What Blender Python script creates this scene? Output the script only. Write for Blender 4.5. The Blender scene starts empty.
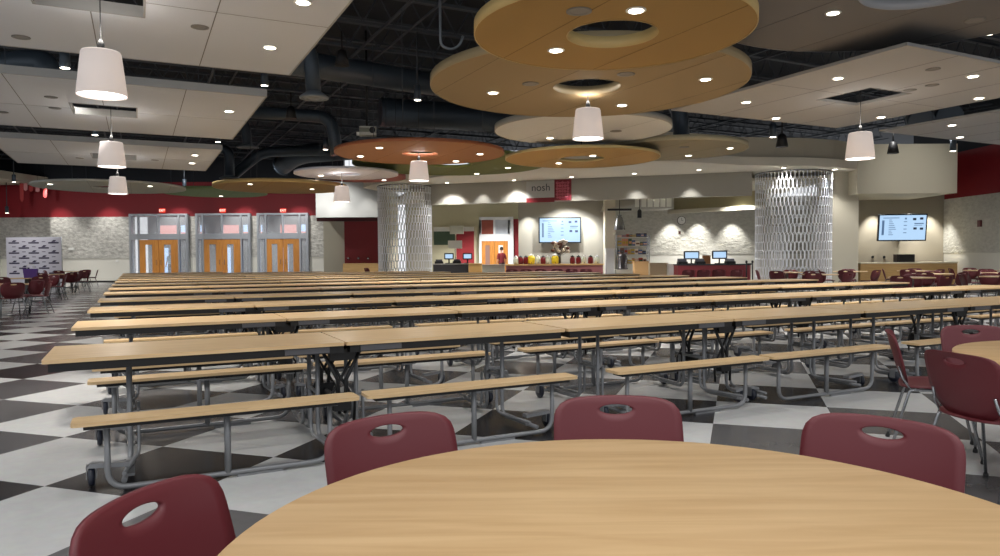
import bpy, bmesh, math, random
from mathutils import Vector, Matrix
random.seed(7)
PI = math.pi
COL = bpy.context.scene.collection
WORLD, EXPO, KS = .45, 1.14, 4.8

# ------------------------------------------------------------------ camera model
F, PITCH, ROLL, YAW, H = 721.8, 0.0311, -0.0065, 0.4652, 1.3347
_f = Vector((0, math.cos(PITCH), -math.sin(PITCH))); _u = Vector((0, math.sin(PITCH), math.cos(PITCH))); _r = Vector((1, 0, 0))
RT = _r * math.cos(ROLL) + _u * math.sin(ROLL); UP = -_r * math.sin(ROLL) + _u * math.cos(ROLL)
def ray(x, y): return _f + RT * ((x - 500) / F) + UP * ((278 - y) / F)
def U(x, y, z):                       # point of height z seen at pixel x,y
    d = ray(x, y); return Vector((0, 0, H)) + d * ((z - H) / d.z)
def W(x, y, Y):                       # point of depth Y seen at pixel x,y
    d = ray(x, y); return Vector((0, 0, H)) + d * (Y / d.y)
def XZ(x, y, Y):
    p = W(x, y, Y); return p.x, p.z
TD = Vector((math.cos(YAW), math.sin(YAW), 0)); ND = Vector((-math.sin(YAW), math.cos(YAW), 0))
ORG = Vector((-2.6794, 4.1931, 0))
def TB(a, b, z=0): return ORG + TD * a + ND * b + Vector((0, 0, z))

# ------------------------------------------------------------------ materials
def lin(c):
    return tuple(((v / 255) / 12.92 if v / 255 <= .04045 else ((v / 255 + .055) / 1.055) ** 2.4) for v in c) + (1,)
_M = {}
def mat(name, rgb, rough=.6, metal=0, emit=None, es=0, noise=0, nscale=8, bump=0, bscale=20, alpha=1, trans=0, coat=0):
    if name in _M: return _M[name]
    m = bpy.data.materials.new(name); m.use_nodes = True; nt = m.node_tree; b = nt.nodes['Principled BSDF']
    b.inputs['Base Color'].default_value = lin(rgb); b.inputs['Roughness'].default_value = rough; b.inputs['Metallic'].default_value = metal
    b.inputs['Alpha'].default_value = alpha; b.inputs['Transmission Weight'].default_value = trans; b.inputs['Coat Weight'].default_value = coat
    if emit: b.inputs['Emission Color'].default_value = lin(emit); b.inputs['Emission Strength'].default_value = es
    if noise or bump:
        tc = nt.nodes.new('ShaderNodeTexCoord')
    if noise:
        n = nt.nodes.new('ShaderNodeTexNoise'); n.inputs['Scale'].default_value = nscale; n.inputs['Detail'].default_value = 4
        nt.links.new(tc.outputs['Object'], n.inputs['Vector'])
        mx = nt.nodes.new('ShaderNodeMix'); mx.data_type = 'RGBA'
        c = lin(rgb)
        mx.inputs['A'].default_value = tuple(v * (1 - noise) for v in c[:3]) + (1,); mx.inputs['B'].default_value = tuple(min(1, v * (1 + noise)) for v in c[:3]) + (1,)
        nt.links.new(n.outputs['Fac'], mx.inputs['Factor']); nt.links.new(mx.outputs['Result'], b.inputs['Base Color'])
    if bump:
        n2 = nt.nodes.new('ShaderNodeTexNoise'); n2.inputs['Scale'].default_value = bscale; n2.inputs['Detail'].default_value = 5
        nt.links.new(tc.outputs['Object'], n2.inputs['Vector'])
        bp = nt.nodes.new('ShaderNodeBump'); bp.inputs['Strength'].default_value = bump; bp.inputs['Distance'].default_value = .1
        nt.links.new(n2.outputs['Fac'], bp.inputs['Height']); nt.links.new(bp.outputs['Normal'], b.inputs['Normal'])
    _M[name] = m; return m

def wood(name, c1, c2, rough=.35, rot=0, sc=(1.2, 16, 16)):
    m = bpy.data.materials.new(name); m.use_nodes = True; nt = m.node_tree; b = nt.nodes['Principled BSDF']
    tc = nt.nodes.new('ShaderNodeTexCoord'); mp = nt.nodes.new('ShaderNodeMapping'); mp.inputs['Scale'].default_value = sc; mp.inputs['Rotation'].default_value = (0, 0, rot)
    n = nt.nodes.new('ShaderNodeTexNoise'); n.inputs['Scale'].default_value = 1.6; n.inputs['Detail'].default_value = 6; n.inputs['Distortion'].default_value = .6
    r = nt.nodes.new('ShaderNodeValToRGB'); r.color_ramp.elements[0].position = .3; r.color_ramp.elements[1].position = .7
    r.color_ramp.elements[0].color = lin(c1); r.color_ramp.elements[1].color = lin(c2)
    nt.links.new(tc.outputs['Object'], mp.inputs['Vector']); nt.links.new(mp.outputs['Vector'], n.inputs['Vector'])
    nt.links.new(n.outputs['Fac'], r.inputs['Fac']); nt.links.new(r.outputs['Color'], b.inputs['Base Color'])
    b.inputs['Roughness'].default_value = rough
    return m

def floor_mat():
    m = bpy.data.materials.new('floor_tiles'); m.use_nodes = True; nt = m.node_tree; b = nt.nodes['Principled BSDF']; N = nt.nodes; L = nt.links
    tc = N.new('ShaderNodeTexCoord')
    sub = N.new('ShaderNodeVectorMath'); sub.operation = 'SUBTRACT'; sub.inputs[1].default_value = ORG; L.new(tc.outputs['Object'], sub.inputs[0])
    def dot(v):
        d = N.new('ShaderNodeVectorMath'); d.operation = 'DOT_PRODUCT'; d.inputs[1].default_value = v; L.new(sub.outputs[0], d.inputs[0]); return d.outputs['Value']
    def ma(op, a, b_=None):
        n = N.new('ShaderNodeMath'); n.operation = op
        for i, v in enumerate((a, b_)):
            if v is None: continue
            if isinstance(v, (int, float)): n.inputs[i].default_value = v
            else: L.new(v, n.inputs[i])
        return n.outputs[0]
    w45 = (ND + TD) / math.sqrt(2); w2 = (TD - ND) / math.sqrt(2)
    S = .918
    i = ma('FLOOR', ma('DIVIDE', dot(w45), S)); j = ma('FLOOR', ma('DIVIDE', dot(w2), S))
    odd = ma('FLOORED_MODULO', ma('ADD', i, j), 2.0)
    dif = ma('FLOORED_MODULO', ma('SUBTRACT', i, j), 8.0)
    blk = ma('LESS_THAN', dif, .5)
    cb = N.new('ShaderNodeCombineXYZ'); L.new(i, cb.inputs[0]); L.new(j, cb.inputs[1])
    wn = N.new('ShaderNodeTexWhiteNoise'); wn.noise_dimensions = '3D'; L.new(cb.outputs[0], wn.inputs['Vector'])
    def mixc(f, a, b_):
        x = N.new('ShaderNodeMix'); x.data_type = 'RGBA'
        if isinstance(f, (int, float)): x.inputs['Factor'].default_value = f
        else: L.new(f, x.inputs['Factor'])
        for k, v in (('A', a), ('B', b_)):
            if isinstance(v, tuple): x.inputs[k].default_value = v
            else: L.new(v, x.inputs[k])
        return x.outputs['Result']
    light = mixc(wn.outputs['Value'], lin((186, 187, 185)), lin((208, 209, 206)))
    dark = mixc(wn.outputs['Value'], lin((84, 81, 84)), lin((100, 98, 99)))
    dark = mixc(blk, dark, lin((44, 41, 46)))
    c = mixc(odd, dark, light)
    no = N.new('ShaderNodeTexNoise'); no.inputs['Scale'].default_value = 14; no.inputs['Detail'].default_value = 6; L.new(tc.outputs['Object'], no.inputs['Vector'])
    no2 = N.new('ShaderNodeTexNoise'); no2.inputs['Scale'].default_value = .7; L.new(tc.outputs['Object'], no2.inputs['Vector'])
    sp = N.new('ShaderNodeMix'); sp.data_type = 'RGBA'; sp.blend_type = 'MULTIPLY'; sp.inputs['Factor'].default_value = .22
    L.new(c, sp.inputs['A']); L.new(no.outputs['Color'], sp.inputs['B'])
    hs = N.new('ShaderNodeHueSaturation'); hs.inputs['Saturation'].default_value = .5; L.new(sp.outputs['Result'], hs.inputs['Color'])
    L.new(hs.outputs['Color'], b.inputs['Base Color'])
    mr = N.new('ShaderNodeMapRange'); mr.inputs['To Min'].default_value = .16; mr.inputs['To Max'].default_value = .32; L.new(no2.outputs['Fac'], mr.inputs['Value'])
    L.new(mr.outputs[0], b.inputs['Roughness'])
    return m

def stone_mat(name, c1, c2, scale=1.0):
    m = bpy.data.materials.new(name); m.use_nodes = True; nt = m.node_tree; b = nt.nodes['Principled BSDF']; N = nt.nodes; L = nt.links
    tc = N.new('ShaderNodeTexCoord'); mp = N.new('ShaderNodeMapping'); mp.inputs['Scale'].default_value = (1, 1, 1.8); L.new(tc.outputs['Object'], mp.inputs['Vector'])
    n = N.new('ShaderNodeTexNoise'); n.inputs['Scale'].default_value = 2.6 * scale; n.inputs['Detail'].default_value = 8; n.inputs['Roughness'].default_value = .6
    L.new(mp.outputs[0], n.inputs['Vector'])
    r = N.new('ShaderNodeValToRGB'); r.color_ramp.elements[0].position = .35; r.color_ramp.elements[1].position = .65
    r.color_ramp.elements[0].color = lin(c1); r.color_ramp.elements[1].color = lin(c2); L.new(n.outputs['Fac'], r.inputs['Fac']); L.new(r.outputs[0], b.inputs['Base Color'])
    bp = N.new('ShaderNodeBump'); bp.inputs['Strength'].default_value = 1; bp.inputs['Distance'].default_value = .14 / scale ** 1.5; L.new(n.outputs['Fac'], bp.inputs['Height']); L.new(bp.outputs[0], b.inputs['Normal'])
    b.inputs['Roughness'].default_value = .85
    return m

MAPLE = wood('maple_laminate', (198, 166, 122), (216, 186, 142), .3)
MAPLE_R = wood('maple_laminate_round', (180, 146, 102), (198, 166, 122), .5, 0, (1.2, 14, 14))
OAK = wood('oak_door', (176, 112, 44), (202, 138, 62), .45, 0, (12, 12, 1.2))
TAN = wood('tan_laminate', (188, 150, 96), (206, 168, 112), .4)
FLOOR = floor_mat()
STONE = stone_mat('split_face_stone', (158, 156, 150), (204, 202, 195), 1.5)
STONE2 = stone_mat('pale_stone', (178, 176, 166), (196, 194, 184), 2)
TUBE = mat('grey_tube', (126, 127, 129), .4, .3)
BLACK = mat('black_steel', (13, 13, 15), .55)
WHEEL = mat('caster_wheel', (26, 30, 44), .4)
EDGE = mat('dark_underside', (30, 28, 30), .6)
CHAIR = mat('burgundy_plastic', (96, 31, 38), .5)
CHROME = mat('chrome', (150, 152, 155), .25, .8)
WHITE_C = mat('ceiling_panel_white', (192, 195, 200), .85)
DARKSTEEL = mat('painted_roof_steel', (58, 63, 70), .6)
DECK = mat('roof_deck_paint', (34, 38, 45), .85)
DUCT = mat('dark_duct', (62, 72, 82), .45, .3)
SHADE = mat('fabric_shade', (214, 204, 200), .9, emit=(236, 222, 214), es=.16)
DIFF = mat('lamp_diffuser', (255, 255, 255), .5, emit=(255, 253, 246), es=2.2)
LED = mat('downlight_lens', (255, 255, 255), .5, emit=(255, 246, 226), es=5)
OFFTRIM = mat('vent_grey', (120, 118, 114), .6)
RED = mat('red_wall_paint', (134, 22, 32), .6)
BEIGE = mat('beige_paint', (186, 180, 162), .75)
WARMWHITE = mat('warm_white_paint', (214, 212, 202), .7)
TAUPE = mat('taupe_paint', (146, 138, 122), .8)
GREYW = mat('grey_paint', (150, 148, 138), .8)
WHITEP = mat('white_paint', (228, 228, 224), .6)
ALU = mat('aluminium', (168, 172, 178), .35, .5)
MESHM = mat('chain_curtain', (232, 234, 238), .35, .3)
GLASS = mat('window_glass', (235, 240, 245), .03, alpha=.25)
JOINT = mat('panel_joint', (110, 108, 104), .9)

# ------------------------------------------------------------------ mesh builder
class MB:
    def __init__(s): s.b = bmesh.new(); s.mi = 0
    def _face(s, vs, smooth=False):
        try: f = s.b.faces.new(vs)
        except ValueError: return
        f.material_index = s.mi; f.smooth = smooth
    def box(s, x0, x1, y0, y1, z0, z1, M=None):
        v = [s.b.verts.new(p) for p in ((x0,y0,z0),(x1,y0,z0),(x1,y1,z0),(x0,y1,z0),(x0,y0,z1),(x1,y0,z1),(x1,y1,z1),(x0,y1,z1))]
        if M:
            for q in v: q.co = M @ q.co
        for i in ((3,2,1,0),(4,5,6,7),(0,1,5,4),(1,2,6,5),(2,3,7,6),(3,0,4,7)): s._face([v[k] for k in i])
        return s
    def rbox(s, x0, x1, y0, y1, z0, z1, r=.01, M=None):       # box with chamfered vertical edges and soft top edge
        P = []
        for cx, cy, a0 in ((x1-r, y1-r, 0), (x0+r, y1-r, PI/2), (x0+r, y0+r, PI), (x1-r, y0+r, 1.5*PI)):
            for k in range(4): P.append((cx + r*math.cos(a0+k*PI/6), cy + r*math.sin(a0+k*PI/6)))
        return s.prism(P, z0, z1, M)
    def prism(s, P, z0, z1, M=None, smooth=False):
        A = [Vector((p[0], p[1], z0)) for p in P]; B = [Vector((p[0], p[1], z1)) for p in P]
        if M: A = [M @ a for a in A]; B = [M @ a for a in B]
        A = [s.b.verts.new(a) for a in A]; B = [s.b.verts.new(a) for a in B]; n = len(P)
        s._face(A[::-1]); s._face(B)
        for k in range(n): s._face([A[k], A[(k+1) % n], B[(k+1) % n], B[k]], smooth)
        return s
    def hexa(s, pts):                                         # 8 explicit corners, bottom 4 then top 4
        v = [s.b.verts.new(p) for p in pts]
        for i in ((3,2,1,0),(4,5,6,7),(0,1,5,4),(1,2,6,5),(2,3,7,6),(3,0,4,7)): s._face([v[k] for k in i])
        return s
    def tube(s, pts, r, n=8, closed=False, cap=True):
        pts = [Vector(p) for p in pts]; rings = []; prev = None
        m = len(pts)
        for i, p in enumerate(pts):
            if closed: d = (pts[(i+1) % m] - pts[i-1]).normalized()
            elif i == 0: d = (pts[1] - p).normalized()
            elif i == m-1: d = (p - pts[-2]).normalized()
            else: d = ((pts[i+1]-p).normalized() + (p-pts[i-1]).normalized()).normalized()
            if prev is None:
                a = Vector((0,0,1)) if abs(d.z) < .9 else Vector((1,0,0)); x = d.cross(a).normalized()
            else: x = (prev - d*prev.dot(d)).normalized()
            prev = x; y = d.cross(x); rr = r[i] if isinstance(r, (list, tuple)) else r
            rings.append([s.b.verts.new(p + (x*math.cos(2*PI*k/n) + y*math.sin(2*PI*k/n))*rr) for k in range(n)])
        for i in range(m-1 if not closed else m):
            A, B = rings[i], rings[(i+1) % m]
            for k in range(n): s._face([A[k], A[(k+1) % n], B[(k+1) % n], B[k]], True)
        if cap and not closed: s._face(rings[0][::-1]); s._face(rings[-1])
        return s
    def lathe(s, prof, c=(0,0,0), n=32, M=None, cap=True, smooth=True):           # prof: (r,z)
        rings = []
        for r, z in prof:
            ring = []
            for k in range(n):
                p = Vector((c[0]+r*math.cos(2*PI*k/n), c[1]+r*math.sin(2*PI*k/n), c[2]+z))
                if M: p = M @ p
                ring.append(s.b.verts.new(p))
            rings.append(ring)
        for A, B in zip(rings, rings[1:]):
            for k in range(n): s._face([A[k], A[(k+1) % n], B[(k+1) % n], B[k]], smooth)
        if cap: s._face(rings[0][::-1]); s._face(rings[-1])
        return s
    def build(s, name, m, parent=None, loc=None, rz=None, recalc=True):
        if recalc: bmesh.ops.recalc_face_normals(s.b, faces=s.b.faces)
        me = bpy.data.meshes.new(name); s.b.to_mesh(me); s.b.free()
        for k in (m if isinstance(m, (list, tuple)) else [m]): me.materials.append(k)
        o = bpy.data.objects.new(name, me); COL.objects.link(o)
        if parent: o.parent = parent
        if loc: o.location = loc
        if rz is not None: o.rotation_euler.z = rz
        return o
def bend(pts, r, n=4):                                       # round the inner corners of a polyline
    pts = [Vector(p) for p in pts]; out = [pts[0]]
    for a, b, c in zip(pts, pts[1:], pts[2:]):
        u = (a-b).normalized(); v = (c-b).normalized(); rr = min(r, (a-b).length*.49, (c-b).length*.49)
        p, q = b+u*rr, b+v*rr
        for k in range(n+1):
            t = k/n; out.append(p*(1-t)**2 + b*2*t*(1-t) + q*t*t)
    out.append(pts[-1]); return out
def tag(o, label=None, cat=None, group=None, kind=None):
    if label: o['label'] = label
    if cat: o['category'] = cat
    if group: o['group'] = group
    if kind: o['kind'] = kind
    return o
def empty(name, loc=(0,0,0), rz=0, label=None, cat=None, group=None):
    o = bpy.data.objects.new(name, None); COL.objects.link(o); o.location = loc; o.rotation_euler.z = rz; o.empty_display_size = .1
    return tag(o, label, cat, group)
def struct(o, label=None): o['kind'] = 'structure'; return tag(o, label)
def dup(src, loc=None, rz=None, label=None, group=None):
    kids = {}
    for o in bpy.data.objects:
        if o.parent: kids.setdefault(o.parent.name, []).append(o)
    def rec(o, par):
        c = o.copy(); COL.objects.link(c); c.parent = par
        for ch in kids.get(o.name, []): rec(ch, c)
        return c
    c = rec(src, None)
    if loc is not None: c.location = loc
    if rz is not None: c.rotation_euler.z = rz
    if label: c['label'] = label
    if group: c['group'] = group
    return c
def text_mesh(name, s, size, m, parent, loc, rot=(PI/2,0,0), ext=.002, align='CENTER', shear=0):
    cu = bpy.data.curves.new(name, 'FONT'); cu.body = s; cu.size = size; cu.extrude = ext; cu.align_x = align; cu.align_y = 'CENTER'; cu.shear = shear
    t = bpy.data.objects.new(name+'_tmp', cu); COL.objects.link(t)
    dg = bpy.context.evaluated_depsgraph_get(); me = bpy.data.meshes.new_from_object(t.evaluated_get(dg)); bpy.data.objects.remove(t)
    me.materials.clear(); me.materials.append(m)
    o = bpy.data.objects.new(name, me); COL.objects.link(o); o.parent = parent; o.location = loc; o.rotation_euler = rot
    return o
def spot(loc, power, ang=100, blend=.6, color=(1,.98,.955), r=.06, target=None):  # serves the modelled lamps and also added spots that have no fixture
    l = bpy.data.lights.new('downlight_or_fill_beam', 'SPOT'); l.energy = power*KS; l.spot_size = math.radians(ang); l.spot_blend = blend; l.color = color; l.shadow_soft_size = r
    o = bpy.data.objects.new('downlight_or_fill_beam', l); COL.objects.link(o); o.location = loc
    if target is not None: o.rotation_euler = (Vector(target)-Vector(loc)).to_track_quat('-Z', 'Y').to_euler()
    return o
def point(loc, power, r=.15, color=(1,.95,.88)):
    l = bpy.data.lights.new('lamp_glow', 'POINT'); l.energy = power*KS; l.color = color; l.shadow_soft_size = r
    o = bpy.data.objects.new('lamp_glow', l); COL.objects.link(o); o.location = loc; return o
ORD = ['first','second','third','fourth','fifth','sixth','seventh','eighth','ninth','tenth','eleventh','twelfth','thirteenth','fourteenth','fifteenth','sixteenth','seventeenth','eighteenth','nineteenth','twentieth']

# ================================================================== SHELL
struct(MB().box(-30, 24, -3, 42, -.1, 0).build('floor', FLOOR), 'polished checkerboard tile floor in grey and white')
DECKZ = 7.4
struct(MB().box(-30, 24, 2, 42, DECKZ, DECKZ+.2).build('ceiling', DECK), 'dark painted roof deck')
# back wall on the left, with portals
YB = 39.5
pw = [(XZ(132,260,YB)[0], XZ(190,260,YB)[0]), (XZ(198,260,YB)[0], XZ(252,260,YB)[0]), (XZ(259,260,YB)[0], XZ(309.5,260,YB)[0])]
ZR = 3.58; ZP = XZ(160, 214, YB)[1]
wb = MB(); xs = [-27.3] + [v for p in pw for v in p] + [-8.5]
for a, b in zip(xs[0::2], xs[1::2]):
    wb.mi = 0; wb.box(a, b, YB, YB+.4, 0, 1.33)
    wb.mi = 1; wb.box(a, b, YB-.03, YB+.4, 1.33, ZR)
wb.mi = 2; wb.box(-27.3, -8.5, YB, YB+.4, ZR+.003, 5.45); wb.mi = 3; wb.box(-27.3, -8.5, YB+.01, YB+.4, 5.45, DECKZ)
struct(wb.build('wall_back', [WARMWHITE, STONE, RED, DECK]), 'far wall of white base, grey stone and red paint')
wl = MB(); wl.mi = 0; wl.box(-27.7, -27.3, 8, YB+.4, 0, 1.33); wl.mi = 1; wl.box(-27.7, -27.3, 8, YB+.4, 1.33, ZR); wl.mi = 2; wl.box(-27.7, -27.3, 8, YB+.4, ZR, 5.45); wl.mi = 3; wl.box(-27.7, -27.31, 8, YB+.4, 5.45, DECKZ)
struct(wl.build('wall_left', [WARMWHITE, STONE, RED, DECK]), 'left wall in white, stone and red')
struct(MB().box(-27.3, -20, YB-.03, YB-.004, 0, .1).build('baseboard_back', BLACK), 'dark baseboard along the far wall')
# vestibules behind the portals
BRICK = mat('brick_daylight_glow', (178, 112, 104), .8, emit=(214, 140, 134), es=.6)  # brick glows by itself, standing in for daylight falling on it
SKYW = mat('daylit_sky_pane', (150, 180, 215), .5, emit=(160, 190, 230), es=.8)
VEST = mat('vestibule_wall', (128, 134, 144), .8)
v = MB(); v.mi = 0; v.box(-20.4, -9.8, YB+2.4, YB+2.6, 0, 4.6); v.mi = 1
for a, b in pw:
    v.mi = 1; v.box(a+.5, a+1.4, YB+2.3, YB+2.4, 2.5, 3.2); v.mi = 2; v.box(a+1.7, b-.2, YB+2.3, YB+2.4, 2.8, 3.2)
    v.mi = 1; v.box(a+1.7, b-.2, YB+2.3, YB+2.4, 2.55, 2.8)
    v.mi = 2; v.box(a+.4, a+.9, YB+2.3, YB+2.4, .3, 1.9); v.mi = 3; v.box(a+1.9, b-.5, YB+2.3, YB+2.4, .2, 2.0)
struct(v.build('wall_vestibule', [VEST, BRICK, SKYW, mat('dark_outside', (52, 66, 60), .8)]), 'vestibule wall behind the entrance doors with daylit panes')

def portal(k, a, b, lead, trail):
    # aluminium storefront: lead/trail = width of the sidelights left and right of the double oak doors
    z2 = 2.33; t = .09; y0, y1 = YB-.25, YB-.13
    fr = MB()
    dl, dr = a+lead, b-trail; mid = (dl+dr)/2
    for x in (a, dl-t/2, dr-t/2, b-t): fr.box(x, x+t, y0, y1, 0, ZP)
    fr.box(mid-t/2, mid+t/2, y0, y1, z2, ZP)
    fr.box(a+t, b-t, y0+.01, y1-.01, ZP-t, ZP-.001); fr.box(a+t, b-t, y0+.01, y1-.01, z2, z2+.3)
    fr.box(a-.02, a+.12, y0+.02, YB, 0, ZP-.02); fr.box(b-.12, b+.02, y0+.02, YB, 0, ZP-.02); fr.box(a, b, y1, YB+.1, ZP-.1, ZP-.01)
    o = fr.build('door_%d' % k, ALU)
    struct(o, 'aluminium entrance portal with oak double doors, %s from the left' % ORD[k-1])
    gl = MB(); gl.box(a+t, dl-t, y0+.05, y0+.06, .1, z2); gl.box(dr+t, b-t, y0+.05, y0+.06, .1, z2)
    gl.box(a+t, mid-t/2, y0+.05, y0+.06, z2+.3, ZP-t); gl.box(mid+t/2, b-t, y0+.05, y0+.06, z2+.3, ZP-t)
    gl.build('glass_pane', GLASS, o)
    for i, (p, q, nm) in enumerate(((dl+t/2, mid-.01, 'left'), (mid+.01, dr-t/2, 'right'))):
        d = MB(); w = q-p; wx0 = p+.3*w if i == 0 else p+.26*w; wx1 = wx0+.36*w
        d.box(p, wx0, y0+.02, y0+.07, .03, z2-.02); d.box(wx1, q, y0+.02, y0+.07, .03, z2-.02)
        d.box(wx0, wx1, y0+.02, y0+.07, .03, .35); d.box(wx0, wx1, y0+.02, y0+.07, 2.05, z2-.02)
        dd = d.build('door_leaf', OAK, o)
        MB().box(wx0, wx1, y0+.035, y0+.045, .35, 2.05).build('door_window', GLASS, dd)
        hx = q-.12 if i == 0 else p+.12
        MB().tube(bend([(hx, y0+.02, .95), (hx, y0-.04, .95), (hx, y0-.04, 1.2), (hx, y0+.02, 1.2)], .02), .012).build('door_handle', CHROME, dd)
    return o
w1 = lambda p: p*YB/F
portal(1, *pw[0], w1(9), w1(9)); portal(2, *pw[1], w1(7), w1(9)); portal(3, *pw[2], w1(8.5), w1(8))
# exit signs over the portals
EXR = mat('exit_sign_face', (200, 60, 40), .5, emit=(255, 60, 34), es=.6)
def exit_sign(p, which):
    r = empty('exit_sign', p, 0, 'small lit red exit sign above the %s entrance portal' % which, 'exit sign', 'exit signs over the entrance doors')
    MB().box(-.15, .15, 0, .06, -.1, .1).build('housing', EXR, r)
    text_mesh('lettering', 'EXIT', .16, mat('exit_letters', (255, 240, 230), .5, emit=(255, 240, 225), es=.7), r, (0, -.004, 0))
    return r
for px, nm in ((162, 'left'), (222.5, 'middle'), (283, 'right')):
    q = W(px, 210.5, YB-.07); exit_sign(q, nm)
# a visitor seen through the first portal's door window
# ---- white soffit with the red alcove
Ys = 34.5
xa, za = XZ(316, 217.5, Ys); xb, _ = XZ(381, 217, Ys); xm, _ = XZ(336, 217, Ys)
struct(MB().box(xa, xb, Ys, Ys+5.4, za, 5.2).build('wall_soffit', mat('soffit_paint', (204, 205, 202), .7)), 'white boxed soffit above the red alcove')
al = MB(); al.mi = 0; al.box(xa-.2, xm, Ys+2.2, Ys+2.4, 0, za); al.mi = 1
struct(MB().box(xm, xb+.4, Ys+1.8, Ys+2, 0, za).build('wall_red_alcove', mat('maroon_paint', (126, 30, 36), .6)), 'maroon back wall of the alcove')
al.mi = 2; al.box(xa+.0, xb+.2, Ys+.1, Ys+.25, za-.18, za-.002)
struct(al.build('wall_alcove', [BEIGE, mat('maroon_paint', (126, 30, 36), .6), mat('dark_red_trim', (70, 12, 18), .6)]), 'red alcove wall beneath the white soffit')
c = MB(); c.mi = 0; c.box(xm+.1, xb, Ys+.9, Ys+1.79, 0, XZ(350, 263.5, Ys+.9)[1])
tag(c.build('bench_box', TAN), 'tan built-in bench against the red alcove wall', 'bench')
for k, px in enumerate((348.5, 358.5, 368)):
    q = W(px, 258.3, Ys+1.79)
    tag(MB().lathe([(.06,0),(.05,.04),(.02,.06)], n=12, M=Matrix.Translation(q) @ Matrix.Rotation(PI/2, 4, 'X')).build('wall_hook', CHROME),
        'small round metal hook on the red alcove wall, %s of three' % ('left', 'middle', 'right')[k], 'hook', 'hooks on the alcove wall')

# ================================================================== SERVERY
ZF, ZC = 3.45, 4.3
FA, FB = U(425, 205.2, ZF), U(752, 195.2, ZF)
dirF = (FB-FA).normalized(); nF = Vector((-dirF.y, dirF.x, 0))
def slab(p, q, th, z0, z1, mb=None):
    d = (q-p); d.z = 0; d.normalize(); n = Vector((-d.y, d.x, 0))*th
    mb = mb or MB()
    c = [Vector((v.x, v.y, 0)) for v in (p, q, q+n, p+n)]
    return mb.hexa([v+Vector((0,0,z0)) for v in c]+[v+Vector((0,0,z1)) for v in c])
FASC = mat('fascia_paint', (158, 155, 145), .75)
struct(slab(FA, FB, .3, ZF, ZC).build('wall_fascia', FASC), 'grey fascia above the serving counters')
rim = [U(x, y, ZC) for x, y in ((366,187),(372,184.5),(388,182),(409,180),(440,176.5),(470,173),(500,169.5),(540,166.5),(580,164),(620,162),(662,161),(700,162.5),(740,165),(775,165.5),(805,165.6),(835,167),(857,169.5))]
rear = [Vector((13.6, 29, ZC)), Vector((13.6, 33, ZC)), Vector((-5.3, 33.5, ZC)), Vector((-5.9, 31.4, ZC))]
struct(MB().prism([(p.x, p.y) for p in rim+rear], ZC, ZC+.28).build('ceiling_canopy', mat('canopy_paint', (222, 216, 200), .8)), 'curved beige canopy over the serving area')
# bulkhead wall above the canopy at the right
bk = MB()
inner = [p + Vector((0, .12, 0)) for p in rim[10:]]
for p, q in zip(inner, inner[1:]): slab(p, q, .2, ZC+.28, 5.25, bk)
struct(bk.build('wall_bulkhead', BEIGE), 'curved beige bulkhead above the canopy')
# servery ceiling and back walls
struct(MB().prism([(FA.x-.6, FA.y+.5), (FB.x+3.0, FB.y+.0), (13, 36), (-6, 38.3)], 4.05, 4.15).build('ceiling_servery', BEIGE), 'beige ceiling inside the serving area')
YG = 32.0
xg0, xg1 = XZ(518.5, 230, YG)[0], XZ(607, 230, YG)[0]
struct(MB().box(xg0, xg1, YG, YG+.2, 0, 4.05).build('wall_menu', GREYW), 'grey wall behind the drinks counter')
xp0, xp1 = XZ(605, 230, 31)[0], XZ(615.5, 230, 31)[0]
struct(MB().box(xp0, xp1, 31, 31.5, 0, 4.05).build('wall_pier', BEIGE), 'beige pier beside the grey menu wall')
YK = 34.0
xk0, xk1 = XZ(612, 230, YK)[0], XZ(775, 230, YK)[0]
kw = MB(); kw.mi = 0; kw.box(xk0, xk1+2.5, YK, YK+.3, 0, 1.33); kw.mi = 1; kw.box(xk0, xk1+2.5, YK-.02, YK+.3, 1.33, 4.05)
struct(kw.build('wall_kitchen', [WARMWHITE, STONE2]), 'pale stone kitchen wall with white base')
# dropped soffit in the kitchen
pa, pb = U(650, 213.5, 3.3), U(765, 207.5, 3.3)
struct(slab(pa, pb, .35, 3.25, 3.42).build('trim_1', BEIGE), 'pale beam under the kitchen soffit')
struct(slab(pa+Vector((0,.3,0)), pb+Vector((0,.3,0)), .2, 3.3, 4.05).build('wall_kitchen_soffit', mat('olive_paint', (150, 143, 112), .8)), 'olive soffit face in the kitchen')
YL = 37.5
xl0, xl1 = XZ(425, 230, YL)[0], XZ(522, 230, YL)[0]
lw = MB(); lw.mi = 0; lw.box(xl0-1, xl1, YL, YL+.2, 0, 4.05)
lw.mi = 1; g0, gz0 = XZ(434, 245, YL); g1, gz1 = XZ(455, 228, YL); lw.box(g0, g1, YL-.04, YL, gz0, gz1)
lw.mi = 2; g0, gz0 = XZ(456.5, 256, YL); g1, gz1 = XZ(474, 231, YL); lw.box(g0, g1, YL-.04, YL, .0, gz1)
lw.mi = 2; g0, gz0 = XZ(513.5, 262, YL); g1, gz1 = XZ(518.5, 219, YL); lw.box(g0, g1, YL-.06, YL, 0, gz1)
lw.mi = 3; g0, gz0 = XZ(434, 231.5, YL); g1, gz1 = XZ(474, 227, YL); lw.box(g0, g1, YL-.3, YL-.06, gz0, gz1)
struct(lw.build('wall_servery_back', [mat('cream_paint', (196, 190, 160), .8), mat('dark_green_paint', (66, 84, 64), .7), mat('crimson_paint', (150, 34, 42), .6), WARMWHITE]), 'cream back wall of the serving area with green and red panels')
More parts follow.
